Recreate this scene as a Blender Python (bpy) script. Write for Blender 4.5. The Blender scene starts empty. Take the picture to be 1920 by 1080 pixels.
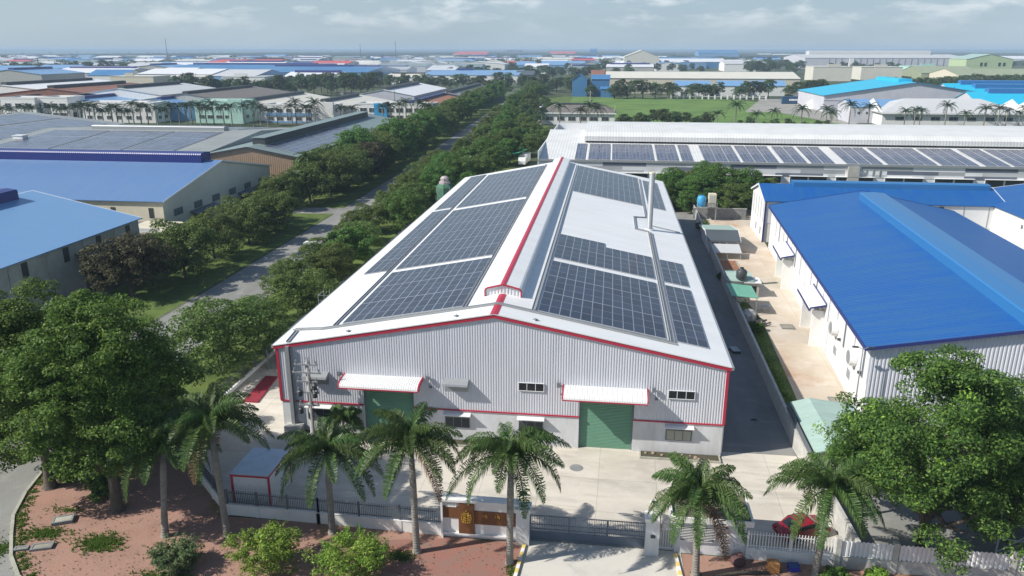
import bpy, math, random
from mathutils import Vector, Matrix

R = math.radians
SC = bpy.context.scene
COL = SC.collection
rng = random.Random(7)

# ------------------------------------------------------------------ camera (surveyed from the main hall's corners)
F_PX, PITCH, YAW = 1435.15, 0.3026, 0.1251
CAM = Vector((9.7578, -64.7494, 35.9627))
_r = Vector((math.cos(YAW), math.sin(YAW), 0)); _f0 = Vector((-math.sin(YAW), math.cos(YAW), 0)); _z = Vector((0, 0, 1))
_f = _f0 * math.cos(PITCH) - _z * math.sin(PITCH); _u = _f0 * math.sin(PITCH) + _z * math.cos(PITCH)
cam = bpy.data.cameras.new('camera'); cam.sensor_width = 36; cam.lens = 36 * F_PX / 1920
cam.clip_start = 1; cam.clip_end = 60000
cam_ob = bpy.data.objects.new('camera', cam); COL.objects.link(cam_ob)
cam_ob.matrix_world = Matrix(((_r.x, _u.x, -_f.x, CAM.x), (_r.y, _u.y, -_f.y, CAM.y), (_r.z, _u.z, -_f.z, CAM.z), (0, 0, 0, 1)))
SC.camera = cam_ob

def gp(px, py, z=0.0):
    """surveyed point of the plane at height z (survey marks are read off the 1920x1080 photograph)"""
    d = _f + _r * ((px - 960) / F_PX) + _u * ((540 - py) / F_PX)
    return CAM + d * ((z - CAM.z) / d.z)

# ------------------------------------------------------------------ materials
def mat(name, col, rough=0.6, spec=0.4, metal=0.0, noise=0.0, nscale=1.0, col2=None, bump=0.0, bscale=5.0, wave=None, island=0.0, objvar=0.0, stretch=None):
    """procedural material: base colour, optional second colour mixed in by noise (wear), ribs (wave=(axis,pitch,strength))"""
    m = bpy.data.materials.new(name); m.use_nodes = True
    nt = m.node_tree; N = nt.nodes; L = nt.links
    b = N['Principled BSDF']
    b.inputs['Roughness'].default_value = rough; b.inputs['Metallic'].default_value = metal
    b.inputs['Specular IOR Level'].default_value = spec
    c4 = (*col, 1); b.inputs['Base Color'].default_value = c4
    tc = N.new('ShaderNodeTexCoord')
    out = None
    if noise > 0:
        n = N.new('ShaderNodeTexNoise'); n.inputs['Scale'].default_value = nscale; n.inputs['Detail'].default_value = 6; n.inputs['Roughness'].default_value = .65
        if stretch:
            mp = N.new('ShaderNodeMapping'); mp.inputs['Scale'].default_value = stretch; L.new(tc.outputs['Object'], mp.inputs[0]); L.new(mp.outputs[0], n.inputs['Vector'])
        else: L.new(tc.outputs['Object'], n.inputs['Vector'])
        r = N.new('ShaderNodeMapRange'); r.inputs[1].default_value = .35; r.inputs[2].default_value = .68; r.inputs[4].default_value = noise
        L.new(n.outputs['Fac'], r.inputs[0])
        mx = N.new('ShaderNodeMix'); mx.data_type = 'RGBA'; mx.inputs[6].default_value = c4
        c2 = col2 or tuple(c * .6 for c in col); mx.inputs[7].default_value = (*c2, 1)
        L.new(r.outputs[0], mx.inputs[0]); out = mx.outputs[2]
    if island or objvar:
        hv = N.new('ShaderNodeHueSaturation')
        if out: L.new(out, hv.inputs['Color'])
        else: hv.inputs['Color'].default_value = c4
        if island:
            g = N.new('ShaderNodeNewGeometry'); src = g.outputs['Random Per Island']; amp = island
        else:
            g = N.new('ShaderNodeObjectInfo'); src = g.outputs['Random']; amp = objvar
        r = N.new('ShaderNodeMapRange'); r.inputs[3].default_value = 1 - amp; r.inputs[4].default_value = 1 + amp
        L.new(src, r.inputs[0]); L.new(r.outputs[0], hv.inputs['Value']); out = hv.outputs[0]
    if out: L.new(out, b.inputs['Base Color'])
    nrm = None
    if bump > 0:
        n = N.new('ShaderNodeTexNoise'); n.inputs['Scale'].default_value = bscale; n.inputs['Detail'].default_value = 5
        L.new(tc.outputs['Object'], n.inputs['Vector'])
        bp = N.new('ShaderNodeBump'); bp.inputs['Strength'].default_value = bump; bp.inputs['Distance'].default_value = .1
        L.new(n.outputs['Fac'], bp.inputs['Height']); nrm = bp.outputs[0]
    if wave:
        ax, pitch, st = wave
        w = N.new('ShaderNodeTexWave'); w.wave_type = 'BANDS'; w.bands_direction = ax; w.inputs['Scale'].default_value = 0.314159 / pitch
        L.new(tc.outputs['Object'], w.inputs['Vector'])
        bp = N.new('ShaderNodeBump'); bp.inputs['Strength'].default_value = st; bp.inputs['Distance'].default_value = .05
        L.new(w.outputs['Fac'], bp.inputs['Height'])
        if nrm: L.new(nrm, bp.inputs['Normal'])
        nrm = bp.outputs[0]
    if nrm: L.new(nrm, b.inputs['Normal'])
    return m

def leafmat(name, dark, light, trans=.3, rough=.55, objvar=.12, spec=.22):
    m = bpy.data.materials.new(name); m.use_nodes = True
    nt = m.node_tree; N = nt.nodes; L = nt.links; b = N['Principled BSDF']
    g = N.new('ShaderNodeNewGeometry'); mx = N.new('ShaderNodeMix'); mx.data_type = 'RGBA'
    mx.inputs[6].default_value = (*dark, 1); mx.inputs[7].default_value = (*light, 1)
    p = N.new('ShaderNodeMath'); p.operation = 'POWER'; p.inputs[1].default_value = 1.8
    L.new(g.outputs['Random Per Island'], p.inputs[0]); L.new(p.outputs[0], mx.inputs[0])
    oi = N.new('ShaderNodeObjectInfo'); hv = N.new('ShaderNodeHueSaturation')
    r = N.new('ShaderNodeMapRange'); r.inputs[3].default_value = 1 - objvar * 1.6; r.inputs[4].default_value = 1 + objvar * 1.6
    r2 = N.new('ShaderNodeMapRange'); r2.inputs[3].default_value = .5 - objvar * .18; r2.inputs[4].default_value = .5 + objvar * .12
    L.new(oi.outputs['Random'], r.inputs[0]); L.new(oi.outputs['Random'], r2.inputs[0])
    L.new(r.outputs[0], hv.inputs['Value']); L.new(r2.outputs[0], hv.inputs['Hue']); L.new(mx.outputs[2], hv.inputs['Color'])
    L.new(hv.outputs[0], b.inputs['Base Color']); b.inputs['Roughness'].default_value = rough; b.inputs['Specular IOR Level'].default_value = spec
    t = N.new('ShaderNodeBsdfTranslucent'); L.new(hv.outputs[0], t.inputs[0])
    ms = N.new('ShaderNodeMixShader'); ms.inputs[0].default_value = trans
    L.new(b.outputs[0], ms.inputs[1]); L.new(t.outputs[0], ms.inputs[2]); L.new(ms.outputs[0], N['Material Output'].inputs[0])
    return m

def solarmat(name, group=3.0, cell=(.021, .026, .05), line=(.24, .26, .30), wl=.033):
    """photovoltaic panels: UV is in panel units; thin frames, wider joint every `group` rows"""
    m = bpy.data.materials.new(name); m.use_nodes = True
    nt = m.node_tree; N = nt.nodes; L = nt.links; b = N['Principled BSDF']
    uv = N.new('ShaderNodeUVMap'); sp = N.new('ShaderNodeSeparateXYZ'); L.new(uv.outputs[0], sp.inputs[0])
    def mth(op, a, c=None):
        n = N.new('ShaderNodeMath'); n.operation = op
        for i, v in enumerate((a, c)):
            if v is None: continue
            if isinstance(v, (int, float)): n.inputs[i].default_value = v
            else: L.new(v, n.inputs[i])
        return n.outputs[0]
    def edge(v, w):
        fr = mth('FRACT', v); return mth('MAXIMUM', mth('LESS_THAN', fr, w), mth('GREATER_THAN', fr, 1 - w))
    u, v = sp.outputs[0], sp.outputs[1]
    ln = mth('MAXIMUM', mth('MAXIMUM', edge(u, wl * 1.15), mth('MULTIPLY', edge(v, wl * .55), .7)), edge(mth('DIVIDE', v, group), wl * .4))
    fl = N.new('ShaderNodeCombineXYZ'); L.new(mth('FLOOR', u), fl.inputs[0]); L.new(mth('FLOOR', v), fl.inputs[1])
    wn = N.new('ShaderNodeTexWhiteNoise'); wn.noise_dimensions = '3D'; L.new(fl.outputs[0], wn.inputs['Vector'])
    hv = N.new('ShaderNodeHueSaturation'); hv.inputs['Color'].default_value = (*cell, 1)
    r = N.new('ShaderNodeMapRange'); r.inputs[3].default_value = .7; r.inputs[4].default_value = 1.35; L.new(wn.outputs[0], r.inputs[0]); L.new(r.outputs[0], hv.inputs['Value'])
    mx = N.new('ShaderNodeMix'); mx.data_type = 'RGBA'; L.new(ln, mx.inputs[0]); L.new(hv.outputs[0], mx.inputs[6]); mx.inputs[7].default_value = (*line, 1)
    L.new(mx.outputs[2], b.inputs['Base Color']); b.inputs['Roughness'].default_value = .22; b.inputs['Specular IOR Level'].default_value = .5
    return m

M = {}
def P(key, *a, **k):
    M[key] = mat(key, *a, **k); return M[key]
P('white_roof', (.74, .75, .75), .45, noise=.55, nscale=.35, col2=(.63, .63, .615), stretch=(.3, 1.2, 1))
P('white_paint', (.78, .78, .77), .5, noise=.35, nscale=.6, col2=(.62, .62, .60))
P('white_metal', (.72, .73, .74), .4, noise=.3, nscale=.5, col2=(.6, .6, .6))
P('grey_cladding', (.62, .63, .68), .42, spec=.5, noise=.8, nscale=.9, col2=(.53, .54, .575), stretch=(1.3, 1.3, .12))
P('plaster_grey', (.64, .65, .67), .8, noise=.9, nscale=.9, col2=(.50, .50, .495), stretch=(1, 1, .3), bump=.2, bscale=12)
P('plaster_white', (.75, .745, .73), .75, noise=.5, nscale=.7, col2=(.58, .57, .54))
P('plaster_cream', (.62, .57, .45), .8, noise=.5, nscale=.7, col2=(.47, .43, .34))
P('plaster_dirty', (.46, .45, .41), .85, noise=.8, nscale=.5, col2=(.31, .31, .29))
P('red_trim', (.42, .03, .06), .45)
P('green_door', (.15, .31, .215), .5, noise=.4, nscale=1.2, col2=(.12, .26, .18))
P('dark_glass', (.016, .018, .02), .15, spec=.6)
P('louvre_dark', (.05, .055, .055), .4)
P('louvre_cream', (.66, .62, .47), .5)
P('galv', (.38, .40, .41), .45, metal=.4, noise=.5, nscale=3, col2=(.28, .29, .30))
P('dark_metal', (.05, .055, .06), .5)
P('grey_metal', (.17, .19, .21), .5)
P('black', (.012, .012, .013), .6)
P('brown_panel', (.17, .075, .03), .5, noise=.5, nscale=4, col2=(.12, .052, .024))
P('gold', (.75, .50, .06), .35, metal=.3)
P('gate_blue', (.085, .11, .15), .5)
P('fence_grey', (.12, .13, .14), .5)
P('concrete_wall', (.50, .49, .46), .85, noise=.8, nscale=1.1, col2=(.33, .33, .31), bump=.2)
P('concrete_dark', (.24, .245, .245), .9, noise=.8, nscale=.8, col2=(.15, .155, .155))
P('concrete_pole', (.36, .35, .33), .8, noise=.4, nscale=3)
P('blue_roof', (.010, .088, .315), .42, spec=.35, noise=1, nscale=.5, col2=(.024, .112, .285), wave=('Y', .55, .8), stretch=(.12, 1.6, 1))
P('blue_roof_x', (.010, .088, .315), .42, spec=.35, noise=1, nscale=.5, col2=(.024, .112, .285), stretch=(1.6, .12, 1), wave=('X', .4, .2))
P('blue_vent', (.028, .15, .36), .35, spec=.5)
P('pale_blue_roof', (.15, .30, .53), .36, spec=.45, noise=.9, nscale=.5, col2=(.18, .32, .50), stretch=(.12, 1.5, 1), wave=('Y', .35, .2))
P('pale_blue_roof_x', (.10, .195, .385), .36, spec=.45, noise=.9, nscale=.5, col2=(.125, .215, .37), stretch=(1.5, .12, 1), wave=('X', .5, .6))
P('navy_metal', (.018, .03, .17), .35, spec=.5, wave=('X', .5, .6))
P('navy_trim', (.03, .04, .16), .4)
P('brown_cladding', (.38, .27, .18), .55, noise=.7, nscale=.8, col2=(.30, .20, .13))
P('grey_roof', (.27, .29, .28), .55, noise=.7, nscale=.15, col2=(.20, .22, .22))
P('grey_green_roof', (.19, .25, .24), .5, noise=.6, nscale=.1, col2=(.15, .20, .20))
P('dark_roof', (.085, .10, .11), .5, noise=.6, nscale=.1, col2=(.06, .07, .08))
P('slate_wall', (.13, .15, .17), .6, noise=.5, nscale=.3)
P('tile_roof', (.17, .155, .14), .75, noise=.7, nscale=.6, col2=(.12, .11, .10))
P('rust_roof', (.25, .11, .07), .8, noise=.9, nscale=.12, col2=(.15, .08, .065))
P('rust_bright', (.38, .155, .075), .8, noise=.8, nscale=.15, col2=(.25, .14, .11))
P('mint_roof', (.37, .50, .44), .5, noise=.8, nscale=.9, col2=(.29, .39, .35), stretch=(.3, 1.5, 1))
P('mint_wall', (.42, .66, .58), .7, noise=.4, nscale=.3)
P('green_wall', (.42, .52, .30), .7, noise=.4, nscale=.2)
P('olive_roof', (.30, .34, .22), .6, noise=.4, nscale=.2)
P('cyan_roof', (.02, .42, .62), .4, noise=.3, nscale=.1, col2=(.03, .38, .58))
P('sky_blue_wall', (.03, .30, .58), .6)
P('lilac_wall', (.52, .52, .57), .6, noise=.3, nscale=.2)
P('light_grey_roof', (.52, .53, .53), .5, noise=.5, nscale=.1, col2=(.43, .44, .45))
P('cream_roof', (.62, .60, .52), .55, noise=.5, nscale=.1, col2=(.52, .50, .44))
P('red_roof', (.55, .07, .07), .5, noise=.4, nscale=.06, col2=(.50, .14, .12))
P('far_blue', (.045, .16, .36), .5, noise=.7, nscale=.02, col2=(.10, .25, .40))
P('dull_red', (.28, .03, .045), .7, noise=.7, nscale=1.5)
P('container_blue', (.02, .07, .15), .5, noise=.4, nscale=.6)
P('bark', (.11, .095, .075), .9, noise=.7, nscale=3, col2=(.06, .05, .04), bump=.5, bscale=8)
P('palm_bark', (.27, .25, .22), .85, noise=.9, nscale=1.8, col2=(.17, .16, .14), bump=.4, bscale=7, wave=('Z', .22, .5))
P('crownshaft', (.10, .20, .045), .4)
P('soil', (.27, .125, .088), .95, noise=1, nscale=.55, col2=(.155, .085, .06), bump=.5, bscale=4)
P('paver_red', (.30, .13, .10), .9, noise=1, nscale=.9, col2=(.23, .15, .12), bump=.2, bscale=6)
P('kerb', (.42, .41, .36), .85, noise=.6, nscale=2, col2=(.2, .22, .13))
P('kerb_yellow', (.68, .53, .18), .7)
P('car_red', (.24, .010, .018), .25, spec=.6)
P('tyre', (.015, .015, .016), .8)
P('rim', (.45, .46, .47), .3, metal=.8)
P('head_glass', (.8, .8, .78), .1)
P('tail_red', (.4, .01, .01), .2)
P('tarp_green', (.02, .28, .20), .6)
P('tarp_blue', (.03, .04, .30), .6)
P('tank_blue', (.05, .30, .55), .4)
P('wood', (.36, .20, .09), .8, noise=.5, nscale=3)
P('wood_pale', (.42, .30, .20), .8, noise=.5, nscale=3)
P('net_green', (.03, .12, .07), .8, noise=1, nscale=1.3, col2=(.09, .22, .13))
P('pinkish', (.46, .40, .40), .6, noise=.6, nscale=1)
P('pv_frame', (.45, .46, .48), .4)
P('bed_soil', (.085, .07, .05), .95, noise=1, nscale=3, col2=(.05, .06, .03))
P('slab_grey', (.30, .285, .24), .9, noise=.8, nscale=2, col2=(.2, .19, .15))
P('rock', (.33, .25, .19), .9, noise=.7, nscale=2)
P('terracotta', (.40, .15, .09), .8)
M['pv'] = solarmat('pv'); M['pv_far'] = solarmat('pv_far', group=4, cell=(.03, .036, .058), wl=.05)
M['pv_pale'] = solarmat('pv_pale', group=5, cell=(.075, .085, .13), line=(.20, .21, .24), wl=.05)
M['leaf_big'] = leafmat('leaf_big', (.050, .105, .020), (.215, .32, .058), trans=.42, objvar=.05)
M['leaf_big_right'] = leafmat('leaf_big_right', (.045, .105, .025), (.195, .32, .062), trans=.42, objvar=.05)
M['leaf_street'] = leafmat('leaf_street', (.066, .112, .028), (.225, .30, .08), trans=.42)
M['leaf_brown'] = leafmat('leaf_brown', (.055, .060, .026), (.15, .14, .062))
M['leaf_green'] = leafmat('leaf_green', (.048, .118, .027), (.19, .315, .065), trans=.42)
M['leaf_far'] = leafmat('leaf_far', (.042, .078, .027), (.125, .18, .056), objvar=.2)
M['leaf_shrub'] = leafmat('leaf_shrub', (.10, .19, .022), (.34, .48, .085))
M['leaf_shrub_pale'] = leafmat('leaf_shrub_pale', (.07, .12, .035), (.26, .32, .16))
M['dead_frond'] = leafmat('dead_frond', (.13, .085, .045), (.26, .18, .10))
M['frond'] = leafmat('frond', (.036, .080, .020), (.135, .21, .056), trans=.34, rough=.45, spec=.25)
M['frond_far'] = leafmat('frond_far', (.016, .038, .012), (.042, .075, .024), trans=.15)
M['grass_leaf'] = leafmat('grass_leaf', (.09, .17, .03), (.20, .33, .06), trans=.5)

# ------------------------------------------------------------------ mesh builder
class MB:
    def __init__(s): s.v = []; s.f = []; s.m = []; s.uv = []
    def face(s, pts, m=0, uv=None):
        i = len(s.v); s.v += [tuple(p) for p in pts]; s.f.append(tuple(range(i, i + len(pts)))); s.m.append(m)
        s.uv.append(uv or [(0, 0)] * len(pts))
    def box(s, x0, x1, y0, y1, z0, z1, m=0, skip=''):
        a = [(x0, y0, z0), (x1, y0, z0), (x1, y1, z0), (x0, y1, z0), (x0, y0, z1), (x1, y0, z1), (x1, y1, z1), (x0, y1, z1)]
        for k, q in dict(b=(3, 2, 1, 0), t=(4, 5, 6, 7), f=(0, 1, 5, 4), k=(2, 3, 7, 6), l=(3, 0, 4, 7), r=(1, 2, 6, 5)).items():
            if k not in skip: s._q([a[j] for j in q], m)
        return s
    def _q(s, pts, m): s.face(pts, m)
    def prism(s, poly, axis, t0, t1, m=0, caps=True):
        """extrude a closed 2-D polygon; axis 'y': poly is (x,z); 'x': poly is (y,z); 'z': poly is (x,y)"""
        def p3(a, t): return {'y': (a[0], t, a[1]), 'x': (t, a[0], a[1]), 'z': (a[0], a[1], t)}[axis]
        n = len(poly)
        for i in range(n):
            a, b = poly[i], poly[(i + 1) % n]
            s.face([p3(a, t0), p3(b, t0), p3(b, t1), p3(a, t1)], m)
        if caps:
            s.face([p3(a, t0) for a in reversed(poly)], m); s.face([p3(a, t1) for a in poly], m)
        return s
    def tube(s, pts, rad, n=8, m=0, caps=True):
        pts = [Vector(p) for p in pts]
        if not isinstance(rad, (list, tuple)): rad = [rad] * len(pts)
        rings = []
        for i, p in enumerate(pts):
            t = (pts[min(i + 1, len(pts) - 1)] - pts[max(i - 1, 0)]).normalized()
            a = Vector((1, 0, 0)) if abs(t.x) < .9 else Vector((0, 1, 0))
            u = t.cross(a).normalized(); w = t.cross(u)
            base = len(s.v)
            for k in range(n):
                an = 2 * math.pi * k / n; s.v.append(tuple(p + (u * math.cos(an) + w * math.sin(an)) * rad[i]))
            rings.append(base)
        for a, b in zip(rings, rings[1:]):
            for k in range(n):
                s.f.append((a + k, a + (k + 1) % n, b + (k + 1) % n, b + k)); s.m.append(m); s.uv.append([(0, 0)] * 4)
        if caps:
            for a in (rings[0], rings[-1]):
                s.f.append(tuple(range(a, a + n))); s.m.append(m); s.uv.append([(0, 0)] * n)
        return s
    def cyl(s, c, r, h, n=16, m=0, r2=None): return s.tube([c, (c[0], c[1], c[2] + h)], [r, r if r2 is None else r2], n, m)
    def lathe(s, c, prof, n=16, m=0):
        return s.tube([(c[0], c[1], c[2] + z) for r, z in prof], [max(r, .001) for r, z in prof], n, m)
    def build(s, name, mats, parent=None, smooth=False, loc=None):
        me = bpy.data.meshes.new(name); me.from_pydata(s.v, [], s.f)
        if not isinstance(mats, (list, tuple)): mats = [mats]
        for x in mats: me.materials.append(M[x] if isinstance(x, str) else x)
        if len(mats) > 1: me.polygons.foreach_set('material_index', s.m)
        if any(u[0] != (0, 0) or u[1] != (0, 0) for u in s.uv):
            l = me.uv_layers.new(name='UVMap'); flat = [c for f in s.uv for p in f for c in p]; l.data.foreach_set('uv', flat)
        if smooth: me.polygons.foreach_set('use_smooth', [True] * len(me.polygons))
        me.update()
        o = bpy.data.objects.new(name, me); COL.objects.link(o)
        if parent: o.parent = parent
        if loc: o.location = loc
        return o

def tag(o, label=None, cat=None, group=None, kind=None):
    if label: o['label'] = label
    if cat: o['category'] = cat
    if group: o['group'] = group
    if kind: o['kind'] = kind
    return o
def thing(name, label, cat, loc=(0, 0, 0), rz=0, group=None):
    o = bpy.data.objects.new(name, None); COL.objects.link(o); o.location = loc; o.rotation_euler = (0, 0, rz)
    return tag(o, label, cat, group)
def dup(root, loc, rz=0, label=None, group=None, scale=1):
    c = root.copy(); COL.objects.link(c); c.location = loc; c.rotation_euler = (0, 0, rz); c.scale = (scale,) * 3 if not isinstance(scale, tuple) else scale
    if label: c['label'] = label
    if group: c['group'] = group
    for ch in list(root.children):
        k = ch.copy(); COL.objects.link(k); k.parent = c
        for gch in list(ch.children):
            d = gch.copy(); COL.objects.link(d); d.parent = k
    return c
ORD = ['first', 'second', 'third', 'fourth', 'fifth', 'sixth', 'seventh', 'eighth', 'ninth', 'tenth', 'eleventh', 'twelfth', 'thirteenth', 'fourteenth', 'fifteenth', 'sixteenth', 'seventeenth', 'eighteenth', 'nineteenth', 'twentieth']
TENS = ['', '', 'twenty', 'thirty', 'forty', 'fifty', 'sixty', 'seventy', 'eighty']
def ordw(i):
    if i < 20: return ORD[i]
    t, u = divmod(i + 1, 10)
    return TENS[t] + '-' + ORD[u - 1] if u else (TENS[t][:-1] + 'ieth')
def struct(name, mb, m, smooth=False): return tag(mb.build(name, m, smooth=smooth), kind='structure')
def sheet(name, poly, z, m):
    mb = MB(); mb.face([(x, y, z) for x, y in poly]); return struct(name, mb, m)

def corr_wall(mb, p0, u, n, length, zb, zt, openings=(), pitch=.22, depth=.045, m=0):
    """trapezoid-ribbed sheet along u from p0, facing n; zt is a function of the distance; openings are (s0,s1,z0,z1)"""
    u = Vector(u); n = Vector(n); p0 = Vector(p0)
    k = int(length / pitch); pitch = length / k
    bp = []
    for i in range(k):
        a = i * pitch
        bp += [(a, 0), (a + pitch * .42, 0), (a + pitch * .5, 1), (a + pitch * .92, 1)]
    bp.append((length, 0))
    for (a, da), (b, db) in zip(bp, bp[1:]):
        mid = (a + b) / 2; segs = [(zb, None)]
        cut = [(o[2], o[3]) for o in openings if o[0] <= mid <= o[1]]
        spans = []; cur = zb
        for c0, c1 in sorted(cut):
            if c0 > cur: spans.append((cur, c0))
            cur = max(cur, c1)
        spans.append((cur, None))
        A = p0 + u * a + n * (depth * da); B = p0 + u * b + n * (depth * db)
        for s0, s1 in spans:
            za = zt(a) if s1 is None else s1; zc = zt(b) if s1 is None else s1
            mb.face([(A.x, A.y, s0), (B.x, B.y, s0), (B.x, B.y, zc), (A.x, A.y, za)], m)

def window(parent, c, face, w, h, frame='white_metal', pane='dark_glass', mull=1, prot=.07, name='window', label=None):
    """window on a wall: frame with mullions (part) and one pane (sub-part); c = centre on the wall, face = '-y','+x','-x','+y'"""
    ang = {'-y': 0, '+x': R(90), '+y': R(180), '-x': R(-90)}[face]
    t = .055
    f = MB()
    f.box(-w / 2, w / 2, -prot, 0, h / 2 - t, h / 2); f.box(-w / 2, w / 2, -prot, 0, -h / 2, -h / 2 + t)
    f.box(-w / 2, -w / 2 + t, -prot, 0, -h / 2 + t, h / 2 - t); f.box(w / 2 - t, w / 2, -prot, 0, -h / 2 + t, h / 2 - t)
    for i in range(mull):
        x = -w / 2 + w * (i + 1) / (mull + 1); f.box(x - .025, x + .025, -prot + .01, 0, -h / 2 + t, h / 2 - t)
    o = f.build(name, frame, parent); o.location = c; o.rotation_euler = (0, 0, ang)
    if label: o['label'] = label
    g = MB(); g.box(-w / 2 + t, w / 2 - t, -prot + .035, -.005, -h / 2 + t, h / 2 - t); g.build('pane', pane, o)
    return o
# ------------------------------------------------------------------ light, sky, air
TO_SUN = Vector((-1, -.40, .89)).normalized()
EL = math.asin(TO_SUN.z); AZ = math.atan2(TO_SUN.x, TO_SUN.y)
sun = bpy.data.lights.new('sun', 'SUN'); sun.energy = 4.6; sun.angle = R(.5); sun.color = (1, .95, .87)
so = bpy.data.objects.new('sun', sun); COL.objects.link(so); so.rotation_euler = (-TO_SUN).to_track_quat('-Z', 'Y').to_euler()
so.location = (-100, -40, 120)

w = bpy.data.worlds.new('World'); SC.world = w; w.use_nodes = True
nt = w.node_tree; N = nt.nodes; L = nt.links
bg = N['Background']; bg.inputs[1].default_value = .085
sky = N.new('ShaderNodeTexSky'); sky.sky_type = 'NISHITA'; sky.sun_disc = False; sky.sun_elevation = EL; sky.sun_rotation = AZ
sky.air_density = 1.3; sky.dust_density = .7; sky.ozone_density = 3.0
tc = N.new('ShaderNodeTexCoord'); sp = N.new('ShaderNodeSeparateXYZ'); L.new(tc.outputs['Generated'], sp.inputs[0])
def mth(op, a, b=None):
    n = N.new('ShaderNodeMath'); n.operation = op
    for i, v in enumerate((a, b)):
        if v is None: continue
        if isinstance(v, (int, float)): n.inputs[i].default_value = v
        else: L.new(v, n.inputs[i])
    return n.outputs[0]
cv = N.new('ShaderNodeCombineXYZ'); L.new(sp.outputs[0], cv.inputs[0]); L.new(sp.outputs[1], cv.inputs[1]); L.new(mth('MULTIPLY', sp.outputs[2], 3.2), cv.inputs[2])
def cloudnoise(scale, detail, lo, hi, off):
    mp = N.new('ShaderNodeMapping'); mp.inputs['Location'].default_value = off; L.new(cv.outputs[0], mp.inputs[0])
    n = N.new('ShaderNodeTexNoise'); n.inputs['Scale'].default_value = scale; n.inputs['Detail'].default_value = detail; n.inputs['Roughness'].default_value = .58
    L.new(mp.outputs[0], n.inputs['Vector'])
    r = N.new('ShaderNodeMapRange'); r.interpolation_type = 'SMOOTHSTEP'; r.inputs[1].default_value = lo; r.inputs[2].default_value = hi
    L.new(n.outputs['Fac'], r.inputs[0]); return r.outputs[0]
def mixc(f, a, b):
    n = N.new('ShaderNodeMix'); n.data_type = 'RGBA'
    for i, v in ((0, f), (6, a), (7, b)):
        if isinstance(v, (int, float)): n.inputs[i].default_value = v
        elif isinstance(v, tuple): n.inputs[i].default_value = v
        else: L.new(v, n.inputs[i])
    return n.outputs[2]
up = N.new('ShaderNodeMapRange'); up.inputs[1].default_value = .015; up.inputs[2].default_value = .045; L.new(sp.outputs[2], up.inputs[0])
veil = cloudnoise(3.0, 6, .34, .70, (3, 1, 0))           # thin high overcast
puff = cloudnoise(11, 8, .46, .68, (11, 4, 0))          # small cumulus
sx = N.new('ShaderNodeMapRange'); sx.inputs[1].default_value = -.75; sx.inputs[2].default_value = .55; L.new(sp.outputs[0], sx.inputs[0])
grey = mixc(sx.outputs[0], (3.85, 5.05, 6.05, 1), (3.0, 4.3, 5.6, 1))   # brighter towards the sun's side; the background's strength is .085
c = mixc(.80, sky.outputs[0], grey)
c = mixc(mth('MULTIPLY', veil, .55), c, (4.8, 5.8, 6.6, 1))
c = mixc(mth('MULTIPLY', mth('MULTIPLY', puff, up.outputs[0]), .75), c, (7.6, 8.1, 8.4, 1))
zen = N.new('ShaderNodeMapRange'); zen.inputs[1].default_value = .12; zen.inputs[2].default_value = .45; L.new(sp.outputs[2], zen.inputs[0])
c = mixc(zen.outputs[0], c, sky.outputs[0])               # overhead the sky is clear
L.new(c, bg.inputs[0])

SC.view_settings.view_transform = 'Standard'; SC.view_settings.look = 'None'; SC.view_settings.gamma = 1; SC.view_settings.exposure = .42
SC.cycles.max_bounces = 6; SC.cycles.diffuse_bounces = 3; SC.cycles.glossy_bounces = 2; SC.cycles.transmission_bounces = 3; SC.cycles.volume_bounces = 0
SC.cycles.use_denoising = True

HAZE = .00017
hz = MB(); hz.box(-7000, 7000, -160, 9000, -1.2, 46)
hm = bpy.data.materials.new('haze'); hm.use_nodes = True; n_ = hm.node_tree.nodes; n_.remove(n_['Principled BSDF'])
vol = n_.new('ShaderNodeVolumePrincipled'); vol.inputs['Color'].default_value = (.58, .77, .98, 1); vol.inputs['Density'].default_value = HAZE; vol.inputs['Anisotropy'].default_value = .0
hm.node_tree.links.new(vol.outputs[0], n_['Material Output'].inputs['Volume'])
tag(hz.build('haze', hm), kind='stuff')

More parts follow.
